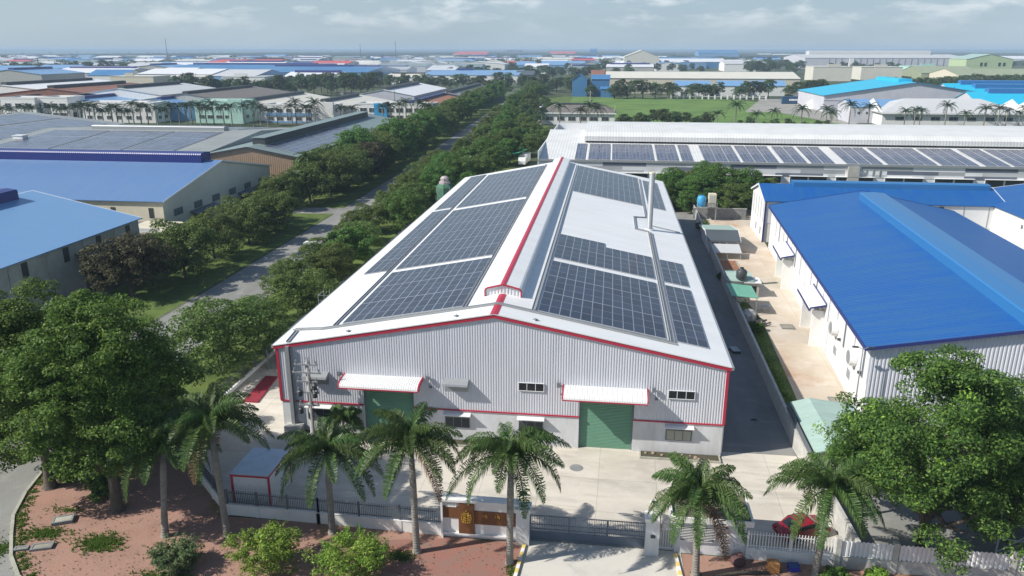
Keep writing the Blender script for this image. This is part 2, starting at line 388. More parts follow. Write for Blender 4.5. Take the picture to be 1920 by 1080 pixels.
# ------------------------------------------------------------------ the ground and what is laid on it
def groundmat(name, cols, scales, rough=.9, bump=.3, bscale=3, joint=0):
    """base colour plus successive noise layers (colour, scale, lo, hi, amount)"""
    m = bpy.data.materials.new(name); m.use_nodes = True; nt = m.node_tree; N = nt.nodes; L = nt.links; b = N['Principled BSDF']
    b.inputs['Roughness'].default_value = rough; b.inputs['Specular IOR Level'].default_value = .25
    tc = N.new('ShaderNodeTexCoord'); prev = None
    for i, (col, sc, lo, hi, amt, st) in enumerate(scales):
        mp = N.new('ShaderNodeMapping'); mp.inputs['Scale'].default_value = st; mp.inputs['Location'].default_value = (i * 7.3, i * 3.1, 0); L.new(tc.outputs['Object'], mp.inputs[0])
        n = N.new('ShaderNodeTexNoise'); n.inputs['Scale'].default_value = sc; n.inputs['Detail'].default_value = 8; n.inputs['Roughness'].default_value = .62; L.new(mp.outputs[0], n.inputs['Vector'])
        r = N.new('ShaderNodeMapRange'); r.inputs[1].default_value = lo; r.inputs[2].default_value = hi; r.inputs[4].default_value = amt; L.new(n.outputs['Fac'], r.inputs[0])
        x = N.new('ShaderNodeMix'); x.data_type = 'RGBA'; L.new(r.outputs[0], x.inputs[0]); x.inputs[7].default_value = (*col, 1)
        if prev: L.new(prev, x.inputs[6])
        else: x.inputs[6].default_value = (*cols, 1)
        prev = x.outputs[2]
    if joint:
        mp = N.new('ShaderNodeMapping'); mp.inputs['Rotation'].default_value = (0, 0, .02); L.new(tc.outputs['Object'], mp.inputs[0])
        bt = N.new('ShaderNodeTexBrick'); bt.offset = 0; bt.inputs['Scale'].default_value = 1; bt.inputs['Brick Width'].default_value = joint; bt.inputs['Row Height'].default_value = joint; bt.inputs['Mortar Size'].default_value = .035; bt.inputs['Mortar Smooth'].default_value = .6
        bt.inputs['Color1'].default_value = (1, 1, 1, 1); bt.inputs['Color2'].default_value = (.93, .93, .93, 1); bt.inputs['Mortar'].default_value = (.62, .6, .57, 1); L.new(mp.outputs[0], bt.inputs['Vector'])
        x = N.new('ShaderNodeMix'); x.data_type = 'RGBA'; x.blend_type = 'MULTIPLY'; x.inputs[0].default_value = .8; L.new(prev, x.inputs[6]); L.new(bt.outputs[0], x.inputs[7]); prev = x.outputs[2]
    L.new(prev, b.inputs['Base Color'])
    n = N.new('ShaderNodeTexNoise'); n.inputs['Scale'].default_value = bscale; n.inputs['Detail'].default_value = 8; L.new(tc.outputs['Object'], n.inputs['Vector'])
    bp = N.new('ShaderNodeBump'); bp.inputs['Strength'].default_value = bump; bp.inputs['Distance'].default_value = .15; L.new(n.outputs['Fac'], bp.inputs['Height']); L.new(bp.outputs[0], b.inputs['Normal'])
    M[name] = m
I1 = (1, 1, 1)
groundmat('land', (.050, .075, .028), [((.085, .09, .05), .012, .45, .65, .9, I1), ((.20, .19, .17), .02, .56, .66, .8, I1), ((.03, .05, .02), .05, .5, .7, .7, I1)], bump=.5, bscale=.8)
groundmat('verge_grass', (.115, .165, .038), [((.055, .09, .022), .3, .4, .65, .9, I1), ((.16, .15, .055), .12, .55, .75, .6, I1)], bump=.7, bscale=5)
groundmat('field_grass', (.13, .22, .05), [((.065, .125, .030), .05, .42, .66, .9, I1), ((.15, .22, .05), .03, .5, .7, .8, I1), ((.07, .12, .03), .4, .5, .7, .6, I1)], bump=1, bscale=1.2)
groundmat('yard_concrete', (.60, .555, .475), [((.43, .40, .345), .09, .42, .64, .9, (1, 2.2, 1)), ((.33, .305, .27), .35, .54, .72, .7, (.35, 2.4, 1)), ((.64, .60, .54), .6, .5, .7, .5, I1), ((.30, .28, .25), 2.5, .62, .74, .4, I1)], bump=.15, bscale=6, joint=5.0)
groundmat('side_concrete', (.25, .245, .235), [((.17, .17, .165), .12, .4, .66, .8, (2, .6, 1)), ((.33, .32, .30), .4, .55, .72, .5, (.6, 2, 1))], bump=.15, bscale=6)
groundmat('tan_concrete', (.55, .485, .40), [((.48, .39, .29), .07, .42, .66, .9, (1.5, .7, 1)), ((.42, .27, .18), .06, .53, .66, .85, I1), ((.66, .61, .54), .3, .5, .7, .5, I1), ((.33, .29, .25), 1.2, .62, .76, .5, I1)], bump=.15, bscale=6, joint=6.0)
groundmat('asphalt', (.14, .145, .15), [((.18, .18, .175), .1, .45, .65, .8, (2, .4, 1)), ((.10, .10, .10), .6, .55, .7, .6, I1)], bump=.2, bscale=12)
groundmat('lane_concrete', (.25, .25, .235), [((.18, .18, .165), .08, .4, .65, .9, (2, .5, 1)), ((.32, .31, .28), .5, .52, .7, .6, I1)], bump=.2, bscale=8)
groundmat('drive_concrete', (.56, .535, .48), [((.42, .40, .37), .2, .45, .65, .8, I1), ((.30, .29, .27), .8, .6, .75, .5, I1)], bump=.1, bscale=8)
groundmat('red_soil', (.33, .20, .155), [((.245, .15, .115), .25, .45, .65, .8, I1), ((.36, .20, .145), .5, .5, .68, .7, I1), ((.10, .085, .04), 1.4, .60, .70, .75, I1), ((.12, .13, .04), .12, .57, .66, .7, I1)], bump=.25, bscale=5)
groundmat('far_paving', (.30, .29, .26), [((.20, .20, .18), .05, .45, .65, .8, I1)], bump=0.1)

sheet('ground', [(-40000, -400), (40000, -400), (40000, 60000), (-40000, 60000)], 0, 'land')
CURB = [(-41.0, 6), (-40.7, 0), (-40.2, -5), (-39.5, -9.8), (-38.4, -13.5), (-36.9, -16.8), (-35.2, -19.1), (-33.2, -21.6), (-31.0, -23.6), (-27, -26), (-20, -28)]
sheet('road', [(-51.6, -28), (-51.6, 40), (-52.0, 110), (-53.5, 170), (-56.5, 245), (-60.0, 330), (-63, 420), (-67, 560), (-78, 900), (-72, 900), (-58, 560), (-53, 420), (-50.0, 330), (-46.8, 245), (-43.2, 170), (-41.3, 110), (-41.0, 40)] + CURB, .008, 'lane_concrete')
sheet('cross_road', [(-80, -60), (-80, -40), (-51.6, -28), (-20, -28), (60, -28), (60, -60)], .006, 'lane_concrete')
sheet('verge_soil', CURB[1:] + [(4.45, -28), (4.45, -14.6), (-19.5, -14.6), (-30.4, -4.0), (-33, -2), (-36, 0)], .004, 'red_soil')
sheet('verge_soil_right', [(16.25, -28), (60, -28), (60, -14.9), (16.25, -14.9)], .004, 'red_soil')
sheet('paved_verge', [(-7.5, -19.2), (4.3, -21.5), (4.3, -15.3), (-1.8, -15.3), (-7.0, -16.2)], .010, 'paver_red')
sheet('verge_grass', [(-41.0, 6), (-41.0, 40), (-41.2, 104), (-30.2, 104), (-30.2, -4), (-36, 0), (-40.7, 0)], .005, 'verge_grass')
sheet('verge_grass_far', [(-41.3, 110), (-43.2, 170), (-46.8, 245), (-50, 330), (-53, 420), (-58, 560), (-20, 560), (-20, 225), (-20, 112)], .005, 'verge_grass')
sheet('verge_grass_left', [(-52, -10), (-52.4, 110), (-53.9, 170), (-56.9, 245), (-60.4, 330), (-63.4, 420), (-67.4, 560), (-80, 560), (-70, 300), (-66.5, 225), (-66.5, 120), (-66.5, -10)], .005, 'verge_grass')
sheet('entrance_road', [(-75, 99.5), (-51.9, 101), (-51.9, 107.5), (-75, 106.5)], .012, 'lane_concrete')
sheet('yard', [(-30.2, -4), (-19.6, -14.4), (28.6, -14.7), (28.0, 1), (21, 1.0), (21, 5), (-21, 5), (-21, 101), (-30.2, 101)], .006, 'yard_concrete')
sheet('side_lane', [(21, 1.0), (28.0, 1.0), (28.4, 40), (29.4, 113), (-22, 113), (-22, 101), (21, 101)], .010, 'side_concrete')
sheet('driveway', [(4.5, -14.7), (16.2, -14.7), (16.4, -28), (3.8, -28)], .012, 'drive_concrete')
sheet('grass_strip', [(28.1, 8), (30.6, 8), (31.7, 39), (31.0, 47), (28.6, 47)], .012, 'verge_grass')
sheet('neighbour_yard', [(28.2, 3), (37, 3), (40.8, 92), (44, 118), (29.5, 118), (28.6, 47)], .008, 'tan_concrete')
sheet('neighbour_forecourt', [(28.2, 3), (75, 3), (75, -14.7), (28.6, -14.7)], .007, 'lane_concrete')
sheet('field', [(-18, 345), (14, 300), (190, 300), (128, 330), (108, 420), (118, 505), (95, 545), (40, 560), (-20, 560)], .008, 'field_grass')
sheet('container_yard', [(90, 420), (125, 560), (190, 560), (150, 400), (128, 330), (108, 420)], .012, 'far_paving')
mb = MB()
for a, b in zip(CURB, CURB[1:]):
    d = (Vector((*b, 0)) - Vector((*a, 0))).normalized(); nn = Vector((d.y, -d.x, 0)) * -.12
    q = [Vector((*a, 0)), Vector((*b, 0)), Vector((*b, 0)) + nn * 2, Vector((*a, 0)) + nn * 2]
    mb.face([(p.x, p.y, .15) for p in q]); mb.face([(q[0].x, q[0].y, 0), (q[1].x, q[1].y, 0), (q[1].x, q[1].y, .15), (q[0].x, q[0].y, .15)]); mb.face([(q[2].x, q[2].y, 0), (q[3].x, q[3].y, 0), (q[3].x, q[3].y, .15), (q[2].x, q[2].y, .15)])
struct('kerb', mb, 'kerb')

# far woodland: one uneven canopy that closes the plain towards the horizon
mb = MB(); r_ = random.Random(3)
def wood_patch(x0, x1, y0, y1, nx, ny, h):
    g = [[(x0 + (x1 - x0) * i / nx + r_.uniform(-.4, .4) * (x1 - x0) / nx, y0 + (y1 - y0) * j / ny + r_.uniform(-.4, .4) * (y1 - y0) / ny, h * r_.uniform(.35, 1.1)) for i in range(nx + 1)] for j in range(ny + 1)]
    for j in range(ny):
        for i in range(nx):
            mb.face([g[j][i], g[j][i + 1], g[j + 1][i + 1]]); mb.face([g[j][i], g[j + 1][i + 1], g[j + 1][i]])
    for i in range(nx):
        a, b = g[0][i], g[0][i + 1]; mb.face([(a[0], a[1], 0), (b[0], b[1], 0), b, a])
wood_patch(-2600, 2600, 2700, 8800, 260, 60, 13)
wood_patch(60, 1700, 1900, 2650, 160, 25, 11)
wood_patch(-2200, -900, 2000, 2650, 110, 20, 10)
tag(mb.build('distant_woodland', mat('woodland', (.028, .048, .022), .9, noise=1, nscale=.02, col2=(.018, .035, .02))), kind='stuff')
# ------------------------------------------------------------------ the white hall with solar panels
HE, HRDG, HW, HL = 9.045, 13.065, 21.0, 99.7
K = (HRDG - HE) / HW
def rz(x, off=0): return HRDG - abs(x) * K + off
hall = thing('factory_hall', 'large white roofed factory hall with red trim, two green roller doors and solar panels', 'factory')
DOORS = [(-12.75, -7.85), (7.9, 12.9)]
# lower plaster wall with the two door bays
mb = MB(); xs = [-HW, DOORS[0][0], DOORS[0][1], DOORS[1][0], DOORS[1][1], HW]
for i in (0, 2, 4): mb.box(xs[i], xs[i + 1], 0, .38, 0, 3.2)
for s in (-1, 1): mb.box(min(s * HW, s * (HW - .3)), max(s * HW, s * (HW - .3)), .38, HL, 0, 3.2)
mb.box(-HW, HW, HL - .002, HL + .3, 0, 3.2)
mb.build('base_wall', 'plaster_grey', hall)
mb = MB()
corr_wall(mb, (-HW, 0, 0), (1, 0, 0), (0, -1, 0), 2 * HW, 3.3, lambda s: rz(s - HW, -.02), [(d0 + HW, d1 + HW, 0, 4.95) for d0, d1 in DOORS], .24, .032)
mb.build('front_cladding', 'grey_cladding', hall)
mb = MB()
for s in (-1, 1):
    corr_wall(mb, (s * HW, 0, 0), (0, 1, 0), (s, 0, 0), HL, 3.25, lambda q: HE - .1, pitch=.5)
corr_wall(mb, (-HW, HL + .3, 0), (1, 0, 0), (0, 1, 0), 2 * HW, 3.2, lambda s: rz(s - HW, -.02), pitch=.6)
mb.build('side_cladding', 'grey_cladding', hall)
# reveals, red bands and edge trims
for d0, d1 in DOORS:
    mb = MB(); mb.box(d0 - .12, d0, .02, .4, 3.2, 5.05); mb.box(d1, d1 + .12, .02, .4, 3.2, 5.05); mb.box(d0, d1, .02, .4, 4.95, 5.05); mb.build('door_reveal', 'grey_metal', hall)
mb = MB()
for i in (0, 2, 4): mb.box(xs[i] - (.1 if i == 0 else 0), xs[i + 1] + (.1 if i == 4 else 0), -.09, .01, 3.2, 3.34)
mb.build('band_trim', 'red_trim', hall)
for s in (-1, 1):
    mb = MB(); a, b = sorted((s * (HW - .12), s * (HW + .13))); mb.box(a, b, -.12, .16, 3.34, HE - .12); mb.build('corner_trim', 'red_trim', hall)
    mb = MB(); mb.prism([(0, HRDG - .34), (s * 21.3, HE - .40), (s * 21.3, HE - .08), (0, HRDG - .02)][::s], 'y', -.2, -.06); mb.build('gable_trim', 'red_trim', hall)
    mb = MB(); mb.prism([(s * .02, HRDG), (s * 21.3, rz(21.3)), (s * 21.3, rz(21.3) + .1), (s * .02, HRDG + .1)][::s], 'y', -.25, HL + .5); mb.build('roof', 'white_roof', hall)
    mb = MB(); a, b = sorted((s * 21.3, s * 21.5)); mb.box(a, b, -.2, HL + .4, HE - .3, HE - .02); mb.build('gutter', 'galv', hall)
    mb = MB(); mb.box(*sorted((s * 21.1, s * 21.28)), .2, HL, HE - .42, HE - .12); mb.build('eave_trim', 'red_trim', hall)
# ridge vent
v = thing('ridge_vent', None, None); v.parent = hall
VX, V0, V1 = 1.82, 5.8, 98.7
mb = MB()
vp = [(-VX, 12.66), (-VX, 13.45), (-VX + .08, 13.6), (-VX + .25, 13.7), (0, 14.1), (VX - .25, 13.7), (VX - .08, 13.6), (VX, 13.45), (VX, 12.66)]
mb.prism(vp, 'y', V0 + .05, V1, caps=False); mb.face([(x, V1, z) for x, z in vp]); v_ = mb.build('vent_cover', 'white_roof', v)
mb = MB(); corr_wall(mb, (-VX + .03, V0 + .1, 0), (1, 0, 0), (0, -1, 0), 2 * VX - .06, 12.68, lambda s: 13.62 + .4 * (1 - abs(s - VX) / VX), pitch=.3, depth=.05); mb.build('vent_end', 'white_metal', v)
mb = MB()
for (x0, z0), (x1, z1) in zip(vp, vp[1:]):
    d = Vector((x1 - x0, 0, z1 - z0)).normalized(); nn = Vector((-d.z, 0, d.x)) * .09
    mb.prism([(x0 - nn.x, z0 - nn.z), (x1 - nn.x, z1 - nn.z), (x1 + nn.x * .3, z1 + nn.z * .3), (x0 + nn.x * .3, z0 + nn.z * .3)], 'y', V0 - .08, V0 + .14)
mb.build('vent_rim', 'red_trim', v)
mb = MB()
for s in (-1, 1): mb.prism([(0, 14.103), (s * .27, 14.103 - .065), (s * .27, 14.13 - .065), (0, 14.13)][::s], 'y', V0 - .1, V1)
mb.build('ridge_stripe', 'red_trim', v)
mb = MB()
for s in (-1, 1): mb.prism([(0, HRDG + .103), (s * .36, rz(.36) + .103), (s * .36, rz(.36) + .13), (0, HRDG + .13)][::s], 'y', -.26, V0 - .1)
mb.build('ridge_stripe', 'red_trim', hall)
# doors
for d0, d1 in DOORS:
    mb = MB(); n = 33
    for i in range(n):
        z0 = .02 + 4.9 * i / n; z1 = .02 + 4.9 * (i + 1) / n; zm = (z0 + z1) / 2
        for (za, ya), (zb_, yb) in (((z0, .35), (z0 + .03, .31)), ((z0 + .03, .31), (z1 - .03, .31)), ((z1 - .03, .31), (z1, .35))):
            mb.face([(d0, ya, za), (d1, ya, za), (d1, yb, zb_), (d0, yb, zb_)])
    mb.box(d0, d1, .352, .4, 0, 4.95); dr = mb.build('roller_door', 'green_door', hall)
    for a, b in ((d0, d0 + .1), (d1 - .1, d1)): mb = MB(); mb.box(a, b, .2, .3, 0, 4.94); mb.build('door_rail', 'grey_metal', dr)
# curved canopies over the doors
for c in (-10.62, 10.26):
    aw = MB(); x0, x1 = c - 3.85, c + 3.75; ribs = 34
    prof = [(0, 6.42), (-1.0, 6.39), (-1.55, 6.32), (-1.86, 6.18), (-1.98, 6.02), (-2.0, 5.84)]
    for i in range(ribs):
        a = x0 + (x1 - x0) * i / ribs; b = x0 + (x1 - x0) * (i + 1) / ribs; m_ = (a + b) / 2
        for (y0, z0), (y1, z1) in zip(prof, prof[1:]):
            for (p, op), (q, oq) in (((a, 0), (a + .1, 0)), ((a + .1, 0), (a + .13, .035)), ((a + .13, .035), (b - .03, .035)), ((b - .03, .035), (b, 0))):
                aw.face([(p, y0, z0 + op), (q, y0, z0 + oq), (q, y1, z1 + oq), (p, y1, z1 + op)])
    o = aw.build('door_canopy', 'white_paint', hall)
    tr = MB()
    for x in (x0, x1):
        pp = prof + [(-.95, 5.25), (-.7, 5.6), (-.3, 5.85), (0, 5.95)]
        for (y0, z0), (y1, z1) in zip(prof, prof[1:]):
            tr.face([(x - .06, y0, z0 + .06), (x + .06, y0, z0 + .06), (x + .06, y1 - .02, z1 + .06), (x - .06, y1 - .02, z1 + .06)])
        for i in range(5):
            a, b = prof[i], prof[i + 1]; ca, cb = (a[0] * .82, a[1] - .26), (b[0] * .82, b[1] - (.26 if i < 4 else 0))
            for xx in (x - .055, x + .055): tr.face([(xx, a[0], a[1] + .06), (xx, b[0], b[1] + .06), (xx, cb[0], cb[1]), (xx, ca[0], ca[1])])
    tr.box(x0, x1, -2.03, -1.97, 5.76, 5.87); tr.build('canopy_trim', 'red_trim', o)
    sf = MB(); sf.face([(x0 + .06, -.02, 6.2), (x1 - .06, -.02, 6.2), (x1 - .06, -1.94, 5.84), (x0 + .06, -1.94, 5.84)]); sf.build('canopy_soffit', 'grey_cladding', o)
# floodlights beside the canopies
for x in (-14.95, -6.35, 5.95, 14.6):
    mb = MB(); mb.box(x - .16, x + .16, -.42, -.2, 6.3, 6.75); mb.box(x - .04, x + .04, -.22, -.03, 6.45, 6.6); o = mb.build('floodlight', 'grey_metal', hall); mb = MB(); mb.box(x + .15, x + .4, -.3, -.06, 5.5, 5.62); mb.build('security_camera', 'grey_metal', hall)
# upper openings under hoods / windows, lower louvre windows under hoods
for x0, x1 in ((-18.45, -16.05), (-4.85, -2.45)):
    mb = MB(); mb.prism([(-.02, 6.52), (-.82, 6.24), (-.88, 6.04), (-.8, 6.03), (-.78, 6.16), (-.02, 6.44)], 'x', x0, x1)
    for x in (x0 + .02, x1 - .02): mb.prism([(-.02, 6.44), (-.78, 6.16), (-.78, 6.04), (-.02, 5.9)], 'x', x - .015, x + .015)
    mb.box(x0 + .05, x1 - .05, -.05, -.03, 5.2, 6.3); mb.build('wall_vent_hood', 'galv', hall)
for xc in (3.42, 17.1): window(hall, (xc, -.05, 6.08), '-y', 2.4, .86, mull=2, prot=.1)
for i, (x0, x1) in enumerate(((-18.45, -16.08), (-4.8, -2.42), (2.25, 4.57), (15.9, 18.28))):
    wd = window(hall, ((x0 + x1) / 2, -.004, 2.0), '-y', x1 - x0, 1.1, frame='grey_metal', pane='dark_glass', mull=2, prot=.1)
    mb = MB(); n = 9
    for k in range(n):
        z = -.46 + k * .104
        for s in range(3):
            a = -(x1 - x0) / 2 + .1 + s * (x1 - x0 - .14) / 3; b = a + (x1 - x0 - .14) / 3 - .06
            mb.face([(a, -.095, z), (b, -.095, z), (b, -.055, z + .07), (a, -.055, z + .07)])
    mb.build('louvre', 'louvre_cream' if i == 3 else 'louvre_dark', wd)
    mb = MB(); mb.prism([(-.002, 3.0), (-.62, 2.93), (-.62, 2.87), (-.002, 2.93)], 'x', x0 - .12, x1 + .12)
    mb.prism([(-.002, 2.92), (-.6, 2.87), (-.002, 2.3)], 'x', x1 + .08, x1 + .11); mb.build('window_hood', 'white_paint', hall)
# cable trays on the roof and the riser on the left of the gable
def tray(pts, wd=.2, h=.14, name='cable_tray'):
    mb = MB()
    for a, b in zip(pts, pts[1:]):
        a, b = Vector(a), Vector(b); d = (b - a).normalized(); sd = d.cross(Vector((0, 0, 1))).normalized() * wd
        for o1, o2 in ((-1, -.75), (.75, 1)):
            q = [a + sd * o1, b + sd * o1, b + sd * o2, a + sd * o2]; up_ = Vector((0, 0, h))
            mb.face([p + up_ for p in q]); mb.face([q[0], q[1], q[1] + up_, q[0] + up_]); mb.face([q[3], q[2], q[2] + up_, q[3] + up_])
        mb.face([a - sd + Vector((0, 0, .05)), b - sd + Vector((0, 0, .05)), b + sd + Vector((0, 0, .05)), a + sd + Vector((0, 0, .05))])
    return mb.build(name, 'galv', hall)
def rp(x, y, off=.14): return (x, y, rz(x) + off)
tray([rp(-20.7, 3.6), rp(-17.2, 2.5), rp(-.02, 2.5), rp(.02, 2.5), rp(16.6, 2.3)])
tray([rp(-19.8, -.2), rp(-20.2, 3.0)], .17)
tray([rp(-3.3, 2.9), rp(-3.3, 97.5)], .14); tray([rp(3.3, 2.9), rp(3.3, 97.5)], .2)
tray([rp(-16.25, 2.9), rp(-16.4, 98)], .14)
tray([rp(16.02, 2.6), rp(16.02, 47.5), rp(14.1, 47.5), rp(14.1, 56), rp(16.0, 57.5), rp(16.2, 96)], .12)
tray([rp(16.36, 2.6), rp(16.36, 47.0)], .1); tray([rp(16.6, 52), rp(21, 51.4)], .06)
mb = MB(); mb.box(-20.05, -19.7, -.42, -.1, .85, 9.05); mb.box(-19.62, -19.55, -.3, -.06, .85, 8.9)
for z in (2, 4, 6, 8): mb.box(-19.7, -19.5, -.3, -.04, z, z + .06)
mb.build('cable_riser', 'galv', hall)
mb = MB(); mb.cyl((16.2, 49.3, rz(16.2)), .42, 8.6, 16); ch = mb.build('chimney', 'galv', hall, smooth=True); mb = MB(); mb.cyl((16.2, 49.3, rz(16.2) + 8.5), .46, .25, 16); mb.build('chimney_cap', 'louvre_cream', ch)
mb = MB(); mb.cyl((16.2, 49.3, rz(16.2) - .1), .65, .35, 14); mb.build('chimney_flashing', 'white_paint', ch)
for x, y in ((-3.6, .55), (3.7, .5), (-14, .6)):
    mb = MB(); mb.box(x - .25, x + .25, y - .05, y + .05, rz(x) + .1, rz(x) + .22); mb.box(x - .05, x + .05, y - .25, y + .05, rz(x) + .1, rz(x) + .3); mb.build('roof_bracket', 'galv', hall)
for s in (1,):
    mb = MB(); mb.cyl((21.12, .5, .1), .06, 8.6, 8); mb.cyl((21.12, 30, .1), .06, 8.6, 8); mb.cyl((21.12, 60, .1), .06, 8.6, 8); mb.build('downpipe', 'white_metal', hall)
mb = MB(); mb.box(21.05, 21.5, 3, 3.9, .35, 1.6); mb.box(21.0, 21.55, 2.9, 3.0, .2, .35); mb.build('condenser_box', 'white_metal', hall)

# solar arrays lying on the roof, one thing per block
def array(rects, label, m='pv', zf=rz, z=.20, pw=1.0, pl=2.0, base=None, group='solar panel blocks on the white hall roof'):
    mb = MB()
    for x0, x1, y0, y1 in rects:
        q = [(x0, y0), (x1, y0), (x1, y1), (x0, y1)]; a = [(x, y, zf(x) + z) for x, y in q]; b = [(x, y, zf(x) + z - .06) for x, y in q]
        nu, nv = round((x1 - x0) / pw), round((y1 - y0) / pl)
        mb.face(a, 0, [(0, 0), (nu, 0), (nu, nv), (0, nv)])
        for i in range(4):
            j = (i + 1) % 4; mb.face([a[i], b[i], b[j], a[j]], 1)
        mb.face(b[::-1], 1)
    o = mb.build('solar_array', [m, 'pv_frame']); return tag(o, label, 'solar panels', group)
array([(-15.6, -3.6, 3.3, 21.3)], 'front block of solar panels on the left slope, nearest the red gable trim')
array([(-15.6, -3.6, 22.6, 58.6)], 'long middle block of solar panels on the left slope beside the ridge vent')
array([(-15.6, -3.6, 60.6, 96.6)], 'rear block of solar panels on the left slope beside the ridge vent')
array([(-19.65, -16.7, 22.7, 60.7)], 'narrow front strip of solar panels along the left eave of the white hall')
array([(-19.65, -16.7, 62.3, 98.3)], 'narrow rear strip of solar panels along the left eave of the white hall')
array([(3.7, 15.7, 3.0, 21.0)], 'front block of solar panels on the right slope beside the ridge vent')
array([(3.7, 9.7, 22.5, 34.5), (9.7, 15.7, 22.5, 32.5)], 'stepped block of solar panels below the bare patch of the right slope')
array([(3.8, 15.8, 67.1, 97.1)], 'rear block of solar panels on the right slope beyond the bare white patch')
array([(16.7, 19.65, 3.0, 21.0)], 'front narrow strip of solar panels near the right eave of the white hall')
array([(16.7, 19.65, 22.3, 32.3)], 'short narrow strip of solar panels on right slope, behind the front strip')
array([(16.8, 19.8, 67.2, 95.2)], 'rear narrow strip of solar panels by the tall grey chimney')
# ------------------------------------------------------------------ gate, fences and the front yard
FY = -14.85
def railing(mb, p0, p1, z0, z1, step=.14, r=.018, rails=(.12, .82), spike=.1):
    p0, p1 = Vector((*p0, 0)), Vector((*p1, 0)); d = (p1 - p0); n = max(1, round(d.length / step)); ang = d.normalized(); sd = Vector((-ang.y, ang.x, 0))
    for i in range(n + 1):
        c = p0 + d * i / n
        for k in range(4):
            a = [(1, 1), (-1, 1), (-1, -1), (1, -1)]
            (x0, y0), (x1, y1) = a[k], a[(k + 1) % 4]
            A = c + ang * r * x0 + sd * r * y0; B = c + ang * r * x1 + sd * r * y1
            mb.face([(A.x, A.y, z0), (B.x, B.y, z0), (B.x, B.y, z1), (A.x, A.y, z1)])
    for t in rails:
        z = z0 + (z1 - z0) * t; a = p0 + sd * .03; b = p1 + sd * .03; c = p1 - sd * .03; e = p0 - sd * .03
        for zz in (z - .025, z + .025): mb.face([(q.x, q.y, zz) for q in (a, b, c, e)])
        mb.face([(a.x, a.y, z - .025), (b.x, b.y, z - .025), (b.x, b.y, z + .025), (a.x, a.y, z + .025)]); mb.face([(e.x, e.y, z - .025), (c.x, c.y, z - .025), (c.x, c.y, z + .025), (e.x, e.y, z + .025)])
def wall_line(mb, p0, p1, h, t=.2, cope=.0):
    p0, p1 = Vector((*p0, 0)), Vector((*p1, 0)); d = (p1 - p0).normalized(); sd = Vector((-d.y, d.x, 0)) * t / 2
    q = [p0 + sd, p1 + sd, p1 - sd, p0 - sd]; mb.prism([(p.x, p.y) for p in q], 'z', 0, h)
    if cope:
        sd *= 1.35; q = [p0 + sd, p1 + sd, p1 - sd, p0 - sd]; mb.prism([(p.x, p.y) for p in q], 'z', h, h + cope)
def fence(name, label, pts, hw, ht, wallm='plaster_white', railm='fence_grey', bays=3.0, cat='fence', group=None, step=.15, r=.018):
    t = thing(name, label, cat, (0, 0, 0), 0, group)
    wm = MB(); rm = MB()
    for a, b in zip(pts, pts[1:]):
        wall_line(wm, a, b, hw, .18, .05); railing(rm, a, b, hw + .08, ht, step, r)
    wm.build('base_wall', wallm, t); rm.build('railing', railm, t)
    for a, b in zip(pts, pts[1:]):
        L_ = math.dist(a, b); n = max(1, round(L_ / bays))
        for i in range(n + 1):
            f = i / n; x, y = a[0] + (b[0] - a[0]) * f, a[1] + (b[1] - a[1]) * f
            pm = MB(); pm.box(x - .06, x + .06, y - .06, y + .06, hw + .05, ht + .03); pm.build('post', railm, t)
            if hw > .5: pm = MB(); pm.box(x - .13, x + .13, y - .13, y + .13, 0, hw - .002); pm.build('wall_pier', wallm, t)
    return t
fence('front_fence', 'grey spiked railing on low white wall left of the brown sign wall', [(-19.7, -14.3), (-12, -14.55), (-1.95, FY)], .95, 2.25)
fence('corner_fence', 'grey railing on white wall slanting back behind the big left tree', [(-19.9, -14.3), (-30.3, -4.2)], .95, 2.2)
fence('side_fence', 'thin grey wire fence on low white wall beside the street trees', [(-30.4, -4.0), (-30.3, 40), (-30.2, 101)], .4, 1.9, step=.3, r=.012)
# sign wall
s = thing('sign_wall', 'white gate wall with brown panels and a gold emblem', 'sign wall', (1.05, FY, 0))
mb = MB(); mb.box(-2.85, 2.85, -.18, .22, .35, 3.25); mb.box(-3.0, 3.0, -.42, .4, 3.25, 3.42); mb.box(-3.0, -2.85, -.42, .4, 0, 3.25); mb.box(-2.85, 2.85, -.1, .15, 0, .35); mb.box(-2.85, 2.85, -.38, -.18, .35, .5); mb.build('wall', 'plaster_white', s)
mb = MB(); mb.box(-2.85, -1.62, -.24, -.18, 1.75, 2.75); mb.build('panel', 'brown_panel', s)
mb = MB(); mb.box(-1.62, -.42, -.36, -.18, .52, 3.2); pn = mb.build('panel', 'brown_panel', s)
mb = MB(); mb.box(-.42, 2.83, -.24, -.18, 1.35, 2.5); p2 = mb.build('panel', 'brown_panel', s)
mb = MB(); mb.box(-2.62, -1.8, -.27, -.24, 2.72, 3.12); mb.box(-2.62, -1.8, -.2, -.18, 2.72, 3.12); pl = mb.build('name_plate', 'white_paint', s)
mb = MB()
for k in range(2):
    for i in range(8):
        x = -2.54 + i * .085; z = 2.98 - k * .12; mb.box(x, x + .06, -.278, -.27, z, z + .05)
mb.build('lettering', 'concrete_dark', pl)
def leafshape(mb, x, z, ang, l, w, y):
    c, s_ = math.cos(ang), math.sin(ang)
    pts = [(0, 0), (l * .45, w), (l, 0), (l * .45, -w)]
    q = [(x + a * c - b * s_, z + a * s_ + b * c) for a, b in pts]
    mb.prism(q, 'y', y - .03, y)
mb = MB()
for i in range(5):
    z = 1.42 + i * .2
    for sg in (-1, 1): leafshape(mb, -1.02 + sg * .03, z, R(90 - sg * 38), .22, .045, -.36); leafshape(mb, -1.02 + sg * (.2 - .02 * i), z + .03, R(90 - sg * 20), .24, .045, -.36)
leafshape(mb, -1.02, 2.42, R(90), .25, .05, -.36)
